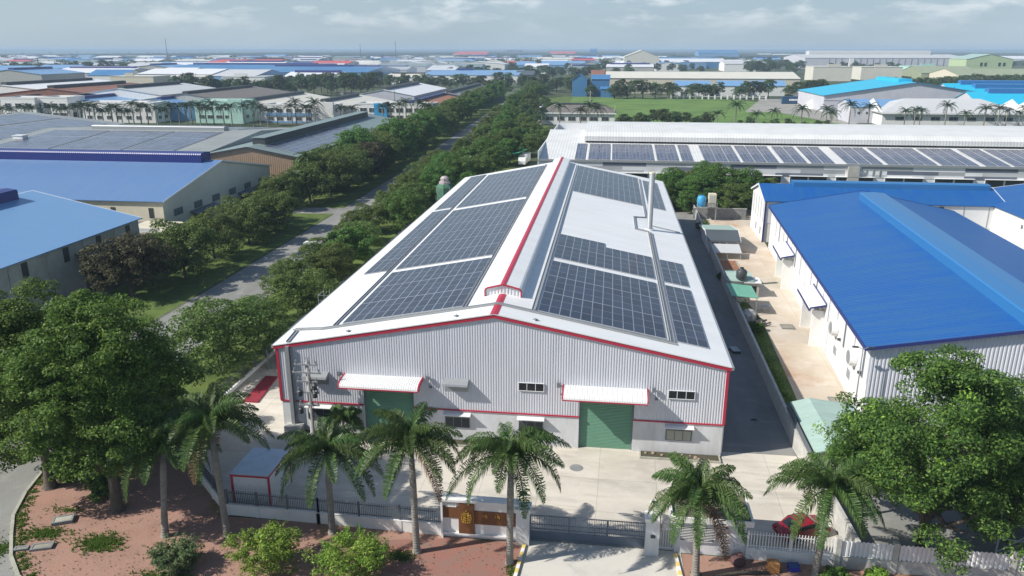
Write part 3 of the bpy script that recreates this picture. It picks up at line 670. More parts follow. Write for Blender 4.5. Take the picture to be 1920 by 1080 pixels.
for sg in (-1, 1):
    for i in range(4): leafshape(mb, -1.02 + sg * (.28 + .06 * math.sin(i)), 1.5 + i * .2, R(90 - sg * 12), .22, .04, -.36)
mb.build('emblem', 'gold', pn)
for xs_ in ((.38, .58), (1.35, 1.58)):
    mb = MB()
    leafshape(mb, xs_[0], 1.98, R(80), .3, .025, -.24); leafshape(mb, xs_[0] + .16, 1.9, R(100), .36, .04, -.24); leafshape(mb, xs_[0] - .14, 2.0, R(95), .24, .02, -.24); mb.build('lettering', 'gold', p2)
# gate pillars with solar lamps
def pillar(x, y, label):
    t = thing('gate_pillar', label, 'gate pillar', (x, y, 0), 0, 'gate pillars of the driveway')
    mb = MB(); mb.box(-.5, .5, -.5, .5, 0, 2.9); mb.build('shaft', 'plaster_grey', t)
    mb = MB(); mb.box(-.6, .6, -.6, .6, 2.9, 3.16); mb.build('cap', 'plaster_white', t)
    l = thing('solar_lamp', None, None); l.parent = t; l.location = (0, -.1, 3.16)
    mb = MB(); mb.cyl((0, 0, 0), .13, .05, 10); mb.cyl((0, 0, .05), .025, 1.05, 8); mb.build('lamp_post', 'dark_metal', l)
    mb = MB(); mb.lathe((0, 0, 1.08), [(.05, 0), (.3, .04), (.32, .08), (.02, .1)], 14); mb.build('lamp_head', 'dark_metal' if x < 8 else 'white_metal', l)
    mb = MB(); mb.box(-.2, .2, -.13, .13, 1.185, 1.2); mb.build('lamp_panel', 'black', l)
    return t
pillar(4.35, FY - .1, 'grey gate pillar with lamp, joined to the brown sign wall')
p_ = pillar(14.0, FY - .1, 'freestanding grey gate pillar with white lamp at the gate end')
mb = MB(); mb.box(-.14, .2, -.55, -.5, 1.55, 1.8); mb.build('intercom', 'dark_metal', p_)
g_ = thing('sliding_gate', 'long dark blue grey sliding gate with vertical bars across the driveway', 'gate', (9.2, FY + .25, 0))
mb = MB(); mb.box(-4.35, 4.35, -.03, .03, .12, .82)
for x in (-4.35, -1.45, 1.45, 4.25): mb.box(x, x + .1, -.05, .05, .1, 2.15)
mb.build('lower_panel', 'gate_blue', g_)
mb = MB(); railing(mb, (-4.3, 0), (4.3, 0), .82, 2.25, .13, .02, (.15, .42, .94)); mb.build('bars', 'gate_blue', g_)
mb = MB(); mb.box(-4.6, 4.6, -.05, .05, .012, .09); mb.build('track', 'grey_metal', g_)
w_ = thing('wicket_gate', 'narrow low gate between pillar and guard house', 'gate', (15.05, FY + .2, 0))
mb = MB(); railing(mb, (-.55, 0), (.55, 0), .2, 2.1, .2, .02, (.02, .85)); mb.build('bars', 'white_metal', w_)
# driveway kerbs of painted blocks
def painted_kerb(label, a, b, n):
    t = thing('painted_kerb', label, 'kerb')
    for m_, par in (('kerb_yellow', 0), ('plaster_white', 1)):
        mb = MB()
        for i in range(par, n, 2):
            f0, f1 = i / n, (i + .98) / n; x0, y0 = a[0] + (b[0] - a[0]) * f0, a[1] + (b[1] - a[1]) * f0; x1, y1 = a[0] + (b[0] - a[0]) * f1, a[1] + (b[1] - a[1]) * f1
            mb.prism([(x0 - .13, y0), (x0 + .13, y0), (x1 + .13, y1), (x1 - .13, y1)], 'z', 0, .2)
        mb.build('yellow_blocks' if par == 0 else 'white_blocks', m_, t)
painted_kerb('yellow and white kerb along the driveway edge below the sign wall', (4.5, -15.5), (3.8, -26), 22)
painted_kerb('yellow and white kerb along the driveway edge by the guard house', (15.75, -15.2), (16.6, -26), 22)
# guard house with planted flat roof
t = thing('guard_house', 'small white guard house with flat roof beside the gate', 'guard house', (18.25, -13.2, 0))
mb = MB(); mb.box(-2.55, 2.55, -1.6, 1.6, 0, 2.85); mb.build('wall', 'plaster_grey', t)
mb = MB(); mb.box(-2.95, 2.95, -2.0, 2.0, 2.85, 3.05)
for a in ((-2.95, 2.95, -2.0, -1.88), (-2.95, 2.95, 1.88, 2.0), (-2.95, -2.83, -1.88, 1.88), (2.83, 2.95, -1.88, 1.88)): mb.box(*a, 3.05, 3.3)
mb.build('roof', 'plaster_white', t)
mb = MB(); mb.face([(-2.82, -1.87, 3.09), (2.82, -1.87, 3.09), (2.82, 1.87, 3.09), (-2.82, 1.87, 3.09)]); mb.build('roof_covering', mat('roof_moss', (.20, .19, .13), .9, noise=1, nscale=1.2, col2=(.07, .07, .05)), t)
wd = window(t, (-.95, -1.6, 1.75), '-y', 2.6, 1.3, frame='white_metal', pane='dark_glass', mull=1, prot=.1)
mb = MB()
for i in range(9):
    z = -.58 + i * .135; mb.box(-1.27, 1.27, -.17, -.14, z, z + .04)
mb.build('grille', 'white_metal', wd)
# right hand fences
fence('white_fence', 'white picket railing on low white wall in front of the red car', [(20.95, FY), (27.0, -15.0)], .9, 2.35, railm='white_paint', step=.21, r=.03)
t = thing('slat_fence', 'old concrete wall with pale vertical slats under the right tree', 'fence')
mb = MB(); wall_line(mb, (27.2, -15.1), (47, -15.4), 1.0, .2, .05); mb.build('base_wall', 'concrete_wall', t)
mb = MB(); corr_wall(mb, (27.3, -15.1, 0), (1, -.015, 0), (0, -1, 0), 20, 1.06, lambda s: 2.3, pitch=.3, depth=.1); mb.build('slats', 'white_metal', t)
for i in range(6):
    x = 27.2 + i * 3.9; mb = MB(); mb.box(x - .18, x + .18, -15.3 - .015 * (x - 27.2), -14.9 - .015 * (x - 27.2), 0, 2.5); mb.build('pier', 'concrete_wall', t)
t = thing('boundary_wall', 'grey concrete boundary wall along the shaded side lane', 'wall')
mb = MB(); wall_line(mb, (28.75, -14.6), (28.1, 3.0), 1.9, .22, .06); wall_line(mb, (28.1, 3.0), (28.5, 45), 1.9, .22, .06); wall_line(mb, (28.5, 45), (29.5, 112), 1.9, .22, .06); mb.build('wall', 'concrete_wall', t)
# shelter with red frame behind the front fence
t = thing('motor_shelter', 'small shed with pale blue roof and red steel frame by the front fence', 'shelter', (-18.15, -11.1, 0))
mb = MB(); mb.prism([(-2.15, 3.02), (2.15, 3.02), (2.15, 3.1), (-2.15, 3.1)], 'x', -1.65, 1.6); mb.build('roof', mat('shelter_roof', (.50, .57, .65), .35, noise=.5, nscale=1), t)
for x in (-1.6, 1.55):
    for y in (-2.05, 2.05): mb = MB(); mb.box(x - .07, x + .07, y - .07, y + .07, 0, 2.86); mb.build('post', 'red_trim', t)
mb = MB()
for y in (-2.1, 2.1): mb.box(-1.68, 1.63, y - .08, y + .08, 2.86, 3.02)
for x in (-1.6, 1.55): mb.box(x - .07, x + .07, -2.02, 2.02, 2.87, 3.015)
mb.build('frame', 'red_trim', t)
mb = MB(); corr_wall(mb, (-1.55, -2.0, 0), (1, 0, 0), (0, -1, 0), 3.05, .1, lambda s: 2.85, pitch=.2, depth=.03); corr_wall(mb, (1.55, -1.95, 0), (0, 1, 0), (1, 0, 0), 3.9, .1, lambda s: 2.85, pitch=.2, depth=.03); mb.build('cladding', 'white_metal', t)
# planting beds against the hall
def bed(label, x0, x1, y0, y1, seed):
    t = thing('planting_bed', label, 'planting bed', (0, 0, 0), 0, 'planting beds along the hall wall'); q = random.Random(seed)
    mb = MB()
    for a in ((x0, x1, y0, y0 + .12), (x0, x0 + .12, y0 + .12, y1), (x1 - .12, x1, y0 + .12, y1)): mb.box(*a, 0, .2)
    mb.build('edging', 'kerb', t)
    mb = MB(); mb.face([(x0 + .12, y0 + .12, .12), (x1 - .12, y0 + .12, .12), (x1 - .12, y1, .16), (x0 + .12, y1, .16)]); mb.build('soil', 'bed_soil', t)
    for i in range(int((x1 - x0) * 1.1)):
        mb = MB(); cx, cy, r = q.uniform(x0 + .4, x1 - .4), q.uniform(y0 + .3, y1 - .25), q.uniform(.1, .24)
        mb.lathe((cx, cy, .1), [(r * .8, 0), (r, r * .4), (r * .7, r * .9), (.01, r * 1.1)], 7); mb.build('rock', 'rock', t)
    return t
bed('planting bed with rocks against wall under the cream louvre window', 13.6, 20.9, -1.25, -.05, 1)
bed('planting bed with rocks against wall between the two green doors', -6.2, 5.3, -1.2, -.05, 2)
bed('planting bed against the wall left of the left green door', -19.0, -13.2, -1.6, -.05, 3)
t = tag(MB().box(-20.6, -18.9, -1.05, -.06, 0, .95).build('concrete_plinth', 'concrete_wall'), 'concrete plinth under the grey cable riser at hall corner', 'plinth')
# transformer pole
t = thing('transformer_pole', 'concrete power pole with cross-arms and transformers before the left wall', 'power pole', (-17.35, -1.9, 0))
mb = MB(); mb.tube([(0, 0, 0), (0, 0, 8.2)], [.22, .15], 10); mb.build('pole', 'concrete_pole', t, smooth=True)
for z, w2 in ((8.0, 1.15), (7.2, 1.4), (6.3, 1.0), (5.2, 1.1), (3.9, 1.0)):
    mb = MB(); mb.box(-w2, w2, -.29, -.16, z, z + .14)
    for x in (-w2 * .85, 0.3, w2 * .85): mb.cyl((x, -.21, z + .14), .075, .34, 8)
    mb.build('cross_arm', 'galv', t)
for z in (7.75,):
    mb = MB(); mb.tube([(0, 0, z), (.15, -.2, z + .6), (.3, -.2, z + 1.1)], .04, 6); mb.tube([(0, 0, z), (-.25, .1, z + .5), (-.1, .1, z + .9)], .04, 6); mb.build('bracket', 'galv', t)
for x, z in ((-.75, 4.9), (.7, 4.8), (0.72, 5.6), (-.8, 3.1)):
    mb = MB(); mb.lathe((x, -.35, z), [(.12, 0), (.22, .05), (.22, .5), (.12, .6), (.05, .62), (.04, .8)], 10); mb.build('transformer', 'dark_metal', t, smooth=False)
mb = MB()
for x in (.35, .5): mb.tube([(x * .6, -.2, 7.2), (x, -.4, 5.5), (x * .8, -.3, 3), (x, -.2, .3)], .025, 5)
mb.build('cable', 'black', t)
mb = MB(); mb.box(-.95, .45, -.25, .25, 0, .75); mb.build('pole_base', 'concrete_wall', t)
# left yard: red bed edging, lean-to, lattice
mb = MB(); mb.prism([(-28.0, 5.4), (-26.3, 5.4), (-27.0, 12), (-28.4, 12)], 'z', 0, .16); tag(mb.build('painted_strip', 'dull_red'), 'red painted strip on the ground left of the hall', 'painted strip')
t = thing('lean_to', 'dark lean-to roof on posts beside the hall', 'lean-to', (-25.3, 17.5, 0))
mb = MB(); mb.prism([(-3.9, 2.5), (3.9, 3.0), (3.9, 3.08), (-3.9, 2.58)], 'y', -3.5, 9); mb.build('roof', 'dark_roof', t)
for y in (-3.3, 2.5, 8.7): mb = MB(); mb.box(-3.8, -3.7, y - .05, y + .05, 0, 2.5); mb.build('post', 'galv', t)
for k, (x, y) in enumerate(((-27.2, 14.4), (-26.2, 14.6))):
    t = thing('motorbike', 'dark motorbike parked under the lean-to, %s' % ('outer one' if k == 0 else 'nearer the hall'), 'motorbike', (x, y, 0), R(4), 'motorbikes under the lean-to')
    for yy in (-.62, .62):
        mb = MB(); n = 16
        for i in range(n):
            a0, a1 = 2 * math.pi * i / n, 2 * math.pi * (i + 1) / n
            for (r0, r1) in ((.3, .2),): mb.face([(.05, yy + r0 * math.cos(a0), .3 + r0 * math.sin(a0)), (.05, yy + r0 * math.cos(a1), .3 + r0 * math.sin(a1)), (.05, yy + r1 * math.cos(a1), .3 + r1 * math.sin(a1)), (.05, yy + r1 * math.cos(a0), .3 + r1 * math.sin(a0))]); mb.face([(-.05, yy + r0 * math.cos(a0), .3 + r0 * math.sin(a0)), (.05, yy + r0 * math.cos(a0), .3 + r0 * math.sin(a0)), (.05, yy + r0 * math.cos(a1), .3 + r0 * math.sin(a1)), (-.05, yy + r0 * math.cos(a1), .3 + r0 * math.sin(a1))])
        mb.build('wheel', 'tyre', t)
    mb = MB(); mb.prism([(-.62, .35), (.3, .3), (.62, .55), (.5, .85), (.25, .6), (-.1, .62), (-.75, .75)], 'x', -.14, .14); mb.build('body', 'black', t)
    mb = MB(); mb.prism([(-.7, .76), (.12, .64), (.1, .74), (-.7, .88)], 'x', -.13, .13); mb.build('seat', 'dark_metal', t)
    mb = MB(); mb.tube([(-.35, .42, 1.02), (0, .5, .98), (.35, .42, 1.02)], .025, 6); mb.box(-.09, .09, .5, .62, .82, .98); mb.build('handlebar', 'rim', t)
t = thing('steel_lattice', 'white steel lattice frame standing at the left side of the hall', 'lattice', (-25.2, 26.5, 0))
mb = MB()
for i in range(6): mb.box(-2.1 + i * .8, -2.04 + i * .8, -.03, .03, 0, 5.4)
for i in range(8): mb.box(-2.1, 1.96, -.025, .025, .6 + i * .66, .65 + i * .66)
for i in range(6): mb.box(-2.1 + i * .8, -2.04 + i * .8, 2.0, 2.06, 0, 5.4)
for i in range(4): mb.box(-2.1, -2.04, .03, 2.0, 1.6 + i * 1.2, 1.65 + i * 1.2)
mb.build('bars', 'galv', t)
# manholes and slabs
def slab(name, label, cat, c, w, d, h, rz_=0, m='slab_grey', rim=True, group=None):
    t = thing(name, label, cat, (*c, 0), rz_, group)
    mb = MB()
    for a in ((-w / 2, w / 2, -d / 2, -d / 2 + .14), (-w / 2, w / 2, d / 2 - .14, d / 2), (-w / 2, -w / 2 + .14, -d / 2 + .14, d / 2 - .14), (w / 2 - .14, w / 2, -d / 2 + .14, d / 2 - .14)): mb.box(*a, 0, h)
    mb.build('frame', 'concrete_dark', t); mb = MB(); mb.box(-w / 2 + .15, w / 2 - .15, -d / 2 + .15, d / 2 - .15, 0, h - .03); mb.build('cover', m, t); return t
slab('manhole', 'raised round-edged concrete manhole on the red soil', 'manhole', (-32.3, -16.9), 1.5, 1.0, .28, R(25), m='kerb')
slab('drain_cover', 'rectangular concrete drain cover by the kerb, larger of the two', 'drain cover', (-31.6, -20.2), 1.5, .8, .2, R(20))
slab('drain_cover', 'narrow concrete drain cover at the kerb edge, lower of the two', 'drain cover', (-33.0, -20.6), 1.0, .5, .18, R(20))
mb = MB(); mb.lathe((7.9, -3.6, .012), [(.62, 0), (.6, .02), (.01, .025)], 18); tag(mb.build('yard_manhole', 'concrete_dark'), 'round dark manhole cover in front of the right green door', 'manhole')
slab('grate', 'dark drain grate in the shaded side lane', 'drain', (25.4, 8.0), .8, .6, .04, m='black')
t = thing('hand_trolley', 'dark hand trolley standing in the shaded side lane', 'trolley', (26.2, 26.6, 0), R(12))
mb = MB(); mb.box(-.45, .45, -.8, .8, .3, .4); mb.build('bed', 'galv', t); mb = MB(); mb.box(-.42, -.38, .78, .82, .4, 1.2); mb.box(.38, .42, .78, .82, .4, 1.2); mb.box(-.42, .42, .78, .82, 1.2, 1.25); mb.build('handle', 'galv', t)
for x in (-.4, .4):
    for y in (-.6, .6): mb = MB(); mb.tube([(x - .04, y, .16), (x + .04, y, .16)], .15, 10); mb.build('wheel', 'tyre', t)
# red car behind the white fence
t = thing('parked_car', 'red car parked behind the white picket fence', 'car', (25.6, -11.4, 0), R(25))
mb = MB(); W2 = .86
side = [(-2.05, .42), (-2.1, .75), (-1.95, .95), (-1.35, 1.02), (-.75, 1.42), (.55, 1.46), (1.2, 1.05), (1.95, .88), (2.12, .65), (2.1, .38), (1.7, .3), (-1.7, .3)]
N_ = 6
rings = []
for k in range(N_ + 1):
    f = -1 + 2 * k / N_; y = f * W2; ins = abs(f) ** 3
    rings.append([(x * (1 - .03 * ins), y * (1 - .12 * max(0, z - 1.0) / .46), z - (.05 * ins if z > .9 else 0)) for x, z in side])
for a, b in zip(rings, rings[1:]):
    for i in range(len(side)):
        j = (i + 1) % len(side); mb.face([a[i], a[j], b[j], b[i]])
mb.face(rings[0]); mb.face(rings[-1][::-1]); mb.build('body', 'car_red', t)
for sg in (-1, 1):
    mb = MB(); y = sg * .85; mb.prism([(-1.2, 1.04), (-.72, 1.37), (.5, 1.4), (1.05, 1.06)], 'y', min(y, y - sg * .06), max(y, y - sg * .06)); mb.build('side_window', 'dark_glass', t)
    for x in (-1.3, 1.35):
        mb = MB(); mb.tube([(x, sg * .68, .32), (x, sg * .9, .32)], .32, 16); wh = mb.build('wheel', 'tyre', t); mb = MB(); mb.tube([(x, sg * .89, .32), (x, sg * .915, .32)], .19, 12); mb.build('rim', 'rim', wh)
    mb = MB(); mb.box(1.98, 2.1, sg * .6 - .18, sg * .6 + .18, .66, .82); mb.build('headlight', 'head_glass', t)
    mb = MB(); mb.box(-2.1, -1.98, sg * .62 - .16, sg * .62 + .16, .72, .92); mb.build('tail_light', 'tail_red', t)
mb = MB(); mb.face([(1.21, -.66, 1.075), (1.21, .66, 1.075), (.58, .58, 1.465), (.58, -.58, 1.465)]); mb.build('windscreen', 'dark_glass', t)
mb = MB(); mb.face([(-1.37, .66, 1.045), (-1.37, -.66, 1.045), (-.78, -.58, 1.43), (-.78, .58, 1.43)]); mb.build('rear_window', 'dark_glass', t)
# things dumped on the verge by the fence
t = thing('brick_stack', 'orange stack of bricks on pallet in front of the white fence', 'bricks', (22.6, -16.1, 0), R(4)); t.scale = (.72, .72, .72)
mb = MB(); mb.box(-.55, .55, -.5, .5, 0, .12); mb.build('pallet', 'wood', t)
M['brick_orange'] = mat('brick_orange', (.50, .24, .08), .85, noise=.7, nscale=6)
for i in range(5): mb = MB(); mb.box(-.52, .52, -.46, .46, .122 + i * .2, .30 + i * .2); mb.build('course', 'brick_orange', t)
t = thing('rubble_bag', 'dark rubble bag slumped at the guard house corner', 'bag', (20.2, -15.6, 0)); mb = MB(); mb.lathe((0, 0, 0), [(.45, 0), (.6, .25), (.5, .55), (.2, .7), (.01, .66)], 9); P('sack', (.12, .06, .06), .9, noise=.8, nscale=3); mb.build('sack', 'sack', t, smooth=True)
mb = MB(); mb.lathe((.15, .1, .68), [(.12, 0), (.22, .12), (.1, .16)], 7); mb.build('tied_neck', M['sack'], t)
t = thing('blue_crate', 'blue plastic crate on soil beside the brick stack', 'crate', (24.1, -15.8, 0), R(8)); t.scale = (.75, .75, .75); mb = MB(); mb.box(-.5, .5, -.35, .35, 0, .06)
for a in ((-.5, .5, -.35, -.3), (-.5, .5, .3, .35), (-.5, -.45, -.3, .3), (.45, .5, -.3, .3)): mb.box(*a, .06, .55)
mb.build('bin', 'tarp_blue', t); mb = MB(); mb.box(-.53, .53, -.38, .38, .55, .6, skip='b'); mb.build('rim', mat('crate_rim', (.03, .07, .22), .5), t)
mb = MB(); mb.tube([(17.8, -17.8, .18), (20.0, -16.9, .22), (22.2, -16.55, .16)], [.16, .13, .1], 8); tag(mb.build('fallen_log', 'bark', smooth=True), 'long fallen palm log lying on the soil before the guard house', 'log')
mb = MB(); mb.tube([(17.9, -18.6, .12), (20.4, -17.7, .14), (23.2, -17.1, .1)], [.09, .08, .06], 7); tag(mb.build('dead_branch', 'wood', smooth=True), 'thin dead branch on the soil, lower than the palm log', 'branch')
# neighbour's front yard under the right tree
t = thing('steel_rack', 'white tubular steel rack in the dark yard at right edge', 'rack', (42.2, -11.2, 0), R(-8))
mb = MB()
for x in (-2.5, 0, 2.5):
    for y in (-1, 1): mb.box(x - .05, x + .05, y - .05, y + .05, 0, 2.6)
for y in (-1, 1):
    for z in (1.2, 2.5): mb.box(-2.45, 2.45, y - .04, y + .04, z, z + .08)
mb.build('frame', 'white_metal', t)
mb = MB(); mb.tube([(-2.5, -1.08, .1), (0, -1.08, 2.5)], .04, 6); mb.tube([(0, -1.08, 2.5), (2.5, -1.08, .1)], .04, 6); mb.build('brace', 'white_metal', t)
t = thing('covered_stack', 'blue tarpaulin over stacked goods behind the right tree', 'tarpaulin', (42.5, -3, 0)); mb = MB(); mb.prism([(-2.6, 0), (2.6, 0), (2.45, 1.5), (1.2, 2.2), (-1.0, 2.3), (-2.5, 1.6)], 'y', -2, 2); mb.build('cover', 'tarp_blue', t); mb = MB(); mb.tube([(-2.63, -2.02, .5), (2.63, -2.02, .5)], .04, 6); mb.build('rope', 'white_metal', t)
t = thing('roofed_bay', 'dark open-sided shelter with flat roof behind the slat fence', 'shelter', (45.5, -8, 0)); mb = MB(); mb.prism([(-4, 3.0), (6, 3.4), (6, 3.5), (-4, 3.1)], 'y', -4.5, 3.5); mb.build('roof', 'dark_roof', t)
for x in (-3.9, 2):
    for y in (-4.3, 3.3): mb = MB(); mb.box(x - .06, x + .06, y - .06, y + .06, 0, 3.02); mb.build('post', 'galv', t)
# ------------------------------------------------------------------ generic gabled shed, used for the neighbours
def shed(name, label, cat, org, rz_, w, d, eave, ridge, axis='y', roof='grey_roof', wall='plaster_white', over=.5, vent=None, group=None, ridge_at=.5, verge=None, corr=None, hip=0, parapet=0):
    """org = front left wall corner, w along local x, d along local y; axis = direction of the ridge; vent = (half width, height, inset0, inset1, material)"""
    t = thing(name, label, cat, org, rz_, group)
    mb = MB()
    if axis == 'y':
        xr = w * ridge_at; gab = [(0, 0), (w, 0), (w, eave), (xr, ridge), (0, eave)]
        mb.face([(x, 0, z) for x, z in gab]); mb.face([(x, d, z) for x, z in gab[::-1]])
        for x in (0, w): mb.face([(x, 0, 0), (x, d, 0), (x, d, eave), (x, 0, eave)][::1 if x else -1])
    else:
        yr = d * ridge_at; gab = [(0, 0), (d, 0), (d, eave), (yr, ridge), (0, eave)]
        mb.face([(0, y, z) for y, z in gab[::-1]]); mb.face([(w, y, z) for y, z in gab])
        for y in (0, d): mb.face([(0, y, 0), (w, y, 0), (w, y, eave), (0, y, eave)][::-1 if y else 1])
    mb.build('wall', wall, t)
    s_ = (ridge - eave) / ((w if axis == 'y' else d) * ridge_at); s2 = (ridge - eave) / ((w if axis == 'y' else d) * (1 - ridge_at))
    tk = .14
    rr = roof if isinstance(roof, (list, tuple)) else (roof, roof)
    if hip:
        mb = MB(); o = over; zo = eave + .02
        if axis == 'x':
            A, B = (hip, d / 2, ridge), (w - hip, d / 2, ridge); c = [(-o, -o, zo), (w + o, -o, zo), (w + o, d + o, zo), (-o, d + o, zo)]
            mb.face([c[0], c[1], B, A]); mb.face([c[1], c[2], B]); mb.face([c[2], c[3], A, B]); mb.face([c[3], c[0], A])
            mb.box(-o, w + o, -o, d + o, zo - .25, zo - .01)
        rf = mb.build('roof', rr[0], t)
    elif axis == 'y':
        for k, (xe, sg) in enumerate(((-over, 1), (w + over, -1))):
            ze = eave - over * (s_ if k == 0 else s2) + .03
            mb = MB(); mb.prism([(xe, ze), (xr, ridge + .03), (xr, ridge + .03 + tk), (xe, ze + tk)], 'y', -over, d + over); rf = mb.build('roof', rr[k], t)
    else:
        for k, ye in enumerate((-over, d + over)):
            ze = eave - over * (s_ if k == 0 else s2) + .03
            mb = MB(); mb.prism([(ye, ze), (yr, ridge + .03), (yr, ridge + .03 + tk), (ye, ze + tk)], 'x', -over, w + over); rf = mb.build('roof', rr[k], t)
    if verge and not hip:
        if axis == 'y':
            for y in (-over - .06, d + over): mb = MB(); mb.prism([(-over - .05, eave - over * s_ - .12), (xr, ridge - .1), (w + over + .05, eave - over * s2 - .12), (w + over + .05, eave - over * s2 + .22), (xr, ridge + .24), (-over - .05, eave - over * s_ + .22)], 'y', y, y + .06); mb.build('verge_trim', verge, t)
        else:
            for x in (-over - .06, w + over): mb = MB(); mb.prism([(-over - .05, eave - over * s_ - .12), (yr, ridge - .1), (d + over + .05, eave - over * s2 - .12), (d + over + .05, eave - over * s2 + .22), (yr, ridge + .24), (-over - .05, eave - over * s_ + .22)], 'x', x, x + .06); mb.build('verge_trim', verge, t)
    if vent:
        hw, h, i0, i1, vm = vent; sl = (s_ + s2) / 2; mb = MB(); zb = ridge - hw * sl
        p = [(-hw, zb), (-hw, ridge + h * .75), (-hw + .15, ridge + h * .88), (0, ridge + h), (hw - .15, ridge + h * .88), (hw, ridge + h * .75), (hw, zb)]
        if axis == 'y': mb.prism([(xr + a, b) for a, b in p], 'y', i0, d - i1)
        else: mb.prism([(yr + a, b) for a, b in p], 'x', i0, w - i1)
        mb.build('ridge_vent', vm, t)
    if corr:
        mb = MB(); cm, pitch = corr
        if axis == 'y': corr_wall(mb, (0, -.02, 0), (1, 0, 0), (0, -1, 0), w, 0, lambda q: eave + (q * s_ if q < xr else (w - q) * s2) - .05, pitch=pitch, depth=.05)
        mb.build('front_cladding', cm, t)
    return t
def box_part(t, name, m, *boxes):
    mb = MB()
    for b in boxes: mb.box(*b)
    return mb.build(name, m, t)

# ------------------------------------------------------------------ right neighbour: blue roofed works
AB = -R(3.4)
t = shed('blue_roof_hall', 'long hall with bright blue roof and white wall on the right', 'factory', (36.15, 9.3, 0), AB, 31, 72, 8.0, 11.1, 'y', 'blue_roof', 'plaster_white', .55, (2.1, 1.1, .4, 6, 'blue_vent'), corr=('grey_cladding', .35), verge='navy_trim')
mb = MB(); mb.box(-.06, 0, 0, 67, 3.9, 7.85); mb.build('upper_cladding', 'white_metal', t)
for i in range(16): box_part(t, 'cladding_joint', 'slate_wall' if i % 2 == 0 else 'galv', (-.11, -.06, 1.4 + i * 4.2, 1.4 + i * 4.2 + (.5 if i % 2 == 0 else .14), 4.0, 7.8))
box_part(t, 'gutter', 'navy_trim', (-.75, -.56, -.5, 71.5, 7.72, 7.98))
mb = MB(); mb.prism([(15.5 - 2.16, 11.1 - .42), (15.5 - 2.16, 11.98), (15.5, 12.28), (15.5 + 2.16, 11.98), (15.5 + 2.16, 10.68)], 'y', .28, .39); mb.build('vent_rim', 'navy_trim', t)
mb = MB(); corr_wall(mb, (13.6, .27, 0), (1, 0, 0), (0, -1, 0), 3.8, 10.75, lambda q: 11.85, pitch=.3, depth=.03); mb.build('vent_end', 'white_metal', t)
for y0 in (20.0, 44.4):
    mb = MB(); mb.prism([(-.1, 5.7), (-2.0, 5.25), (-2.1, 4.9), (-2.05, 4.9), (-1.95, 5.15), (-.1, 5.55)], 'y', y0, y0 + 8.6); cp = mb.build('canopy', 'white_paint', t)
    box_part(cp, 'canopy_trim', 'navy_trim', (-2.16, -2.1, y0 - .02, y0 + 8.62, 4.8, 5.1), (-.2, -.1, y0, y0 + 8.6, 5.7, 5.9))
    mb = MB(); mb.prism([(-.1, 5.75), (-2.0, 5.3), (-2.16, 4.95), (-2.0, 4.75), (-1.9, 5.1), (-.1, 5.5)], 'y', y0 - .08, y0 - .02); mb.build('canopy_trim', 'navy_trim', cp)
    for y1 in (y0 + .6, y0 + 7.4): box_part(t, 'canopy_pier', 'plaster_white', (-1.5, -.02, y1, y1 + .35, 0, 4.7))
    d_ = box_part(t, 'door', 'louvre_dark' if y0 < 30 else 'mint_roof', (-.05, -.01, y0 + 1.4, y0 + 6.9, .02, 4.2)); box_part(d_, 'door_frame', 'white_metal', (-.12, -.06, y0 + 1.2, y0 + 1.4, 0, 4.4), (-.12, -.06, y0 + 6.9, y0 + 7.1, 0, 4.4), (-.12, -.06, y0 + 1.4, y0 + 6.9, 4.2, 4.4))
for y0 in (6.7, 13.6, 36.0, 57.5, 62.0): window(t, (0, y0, 2.2), '-x', 1.6, 1.2, frame='white_metal', pane='slate_wall', mull=3)
for y0 in (4.9, 13.9):
    mb = MB(); mb.tube([(-.1, y0, 4.9), (-.75, y0, 4.9)], [1.0, .9], 16); f_ = mb.build('exhaust_fan', 'white_paint', t); mb = MB(); mb.tube([(-.75, y0, 4.9), (-.8, y0, 4.9)], .75, 12); mb.build('fan_grille', 'galv', f_)
for y0 in (11.5, 2.0): box_part(t, 'wall_lamp', 'dark_metal', (-.4, -.02, y0, y0 + .3, 4.2, 4.45))
for y0 in (18.0, 35.0, 58.0): mb = MB(); mb.cyl((-.12, y0, .05), .07, 7.6, 8); mb.build('downpipe', 'white_metal', t)
t = shed('blue_roof_wing', 'blue roofed cross wing with blue ridge vent behind the bright blue hall', 'factory', (40.1, 85.6, 0), 0, 43, 14, 8.1, 10.2, 'x', 'blue_roof_x', 'plaster_white', .4, (1.3, .9, 6, .5, 'blue_vent'), verge='white_metal')
box_part(t, 'upper_cladding', 'white_metal', (-.06, 0, .3, 13.7, 3.6, 8.0), (0, 43, -.06, 0, 3.8, 7.9))
for i in range(5): box_part(t, 'cladding_joint', 'galv', (-.1, -.06, 1.2 + i * 2.6, 1.4 + i * 2.6, 3.7, 7.9))
for i in range(9): box_part(t, 'cladding_joint', 'slate_wall' if i % 3 == 0 else 'galv', (5 + i * 4.4, 5 + i * 4.4 + (.9 if i % 3 == 0 else .2), -.1, -.06, 3.9, 7.8))
box_part(t, 'corner_pipe', 'navy_trim', (-.2, .1, -.25, -.1, 0, 8.0))
window(t, (0, 3, 1.7), '-x', 1.2, 1.6, mull=1); window(t, (0, 7.5, 1.7), '-x', 1.2, 1.6, mull=1)
t = shed('white_side_hall', 'white walled hall with blue roof partly cut by right edge', 'factory', (81.2, 55, 0), 0, 30, 44, 8.2, 10.6, 'y', 'blue_roof', 'plaster_white', .4, verge='white_metal')
for i in range(7): box_part(t, 'vent_slot', 'slate_wall', (-.05, -.01, 4 + i * 2.6, 4.6 + i * 2.6, 6.2, 6.9))
t = shed('loading_kiosk', 'small kiosk with red edged roof in the court of the blue works', 'kiosk', (76.5, 76, 0), 0, 3.4, 3, 3.0, 3.5, 'x', 'white_paint', 'plaster_white', .3, verge='red_trim')
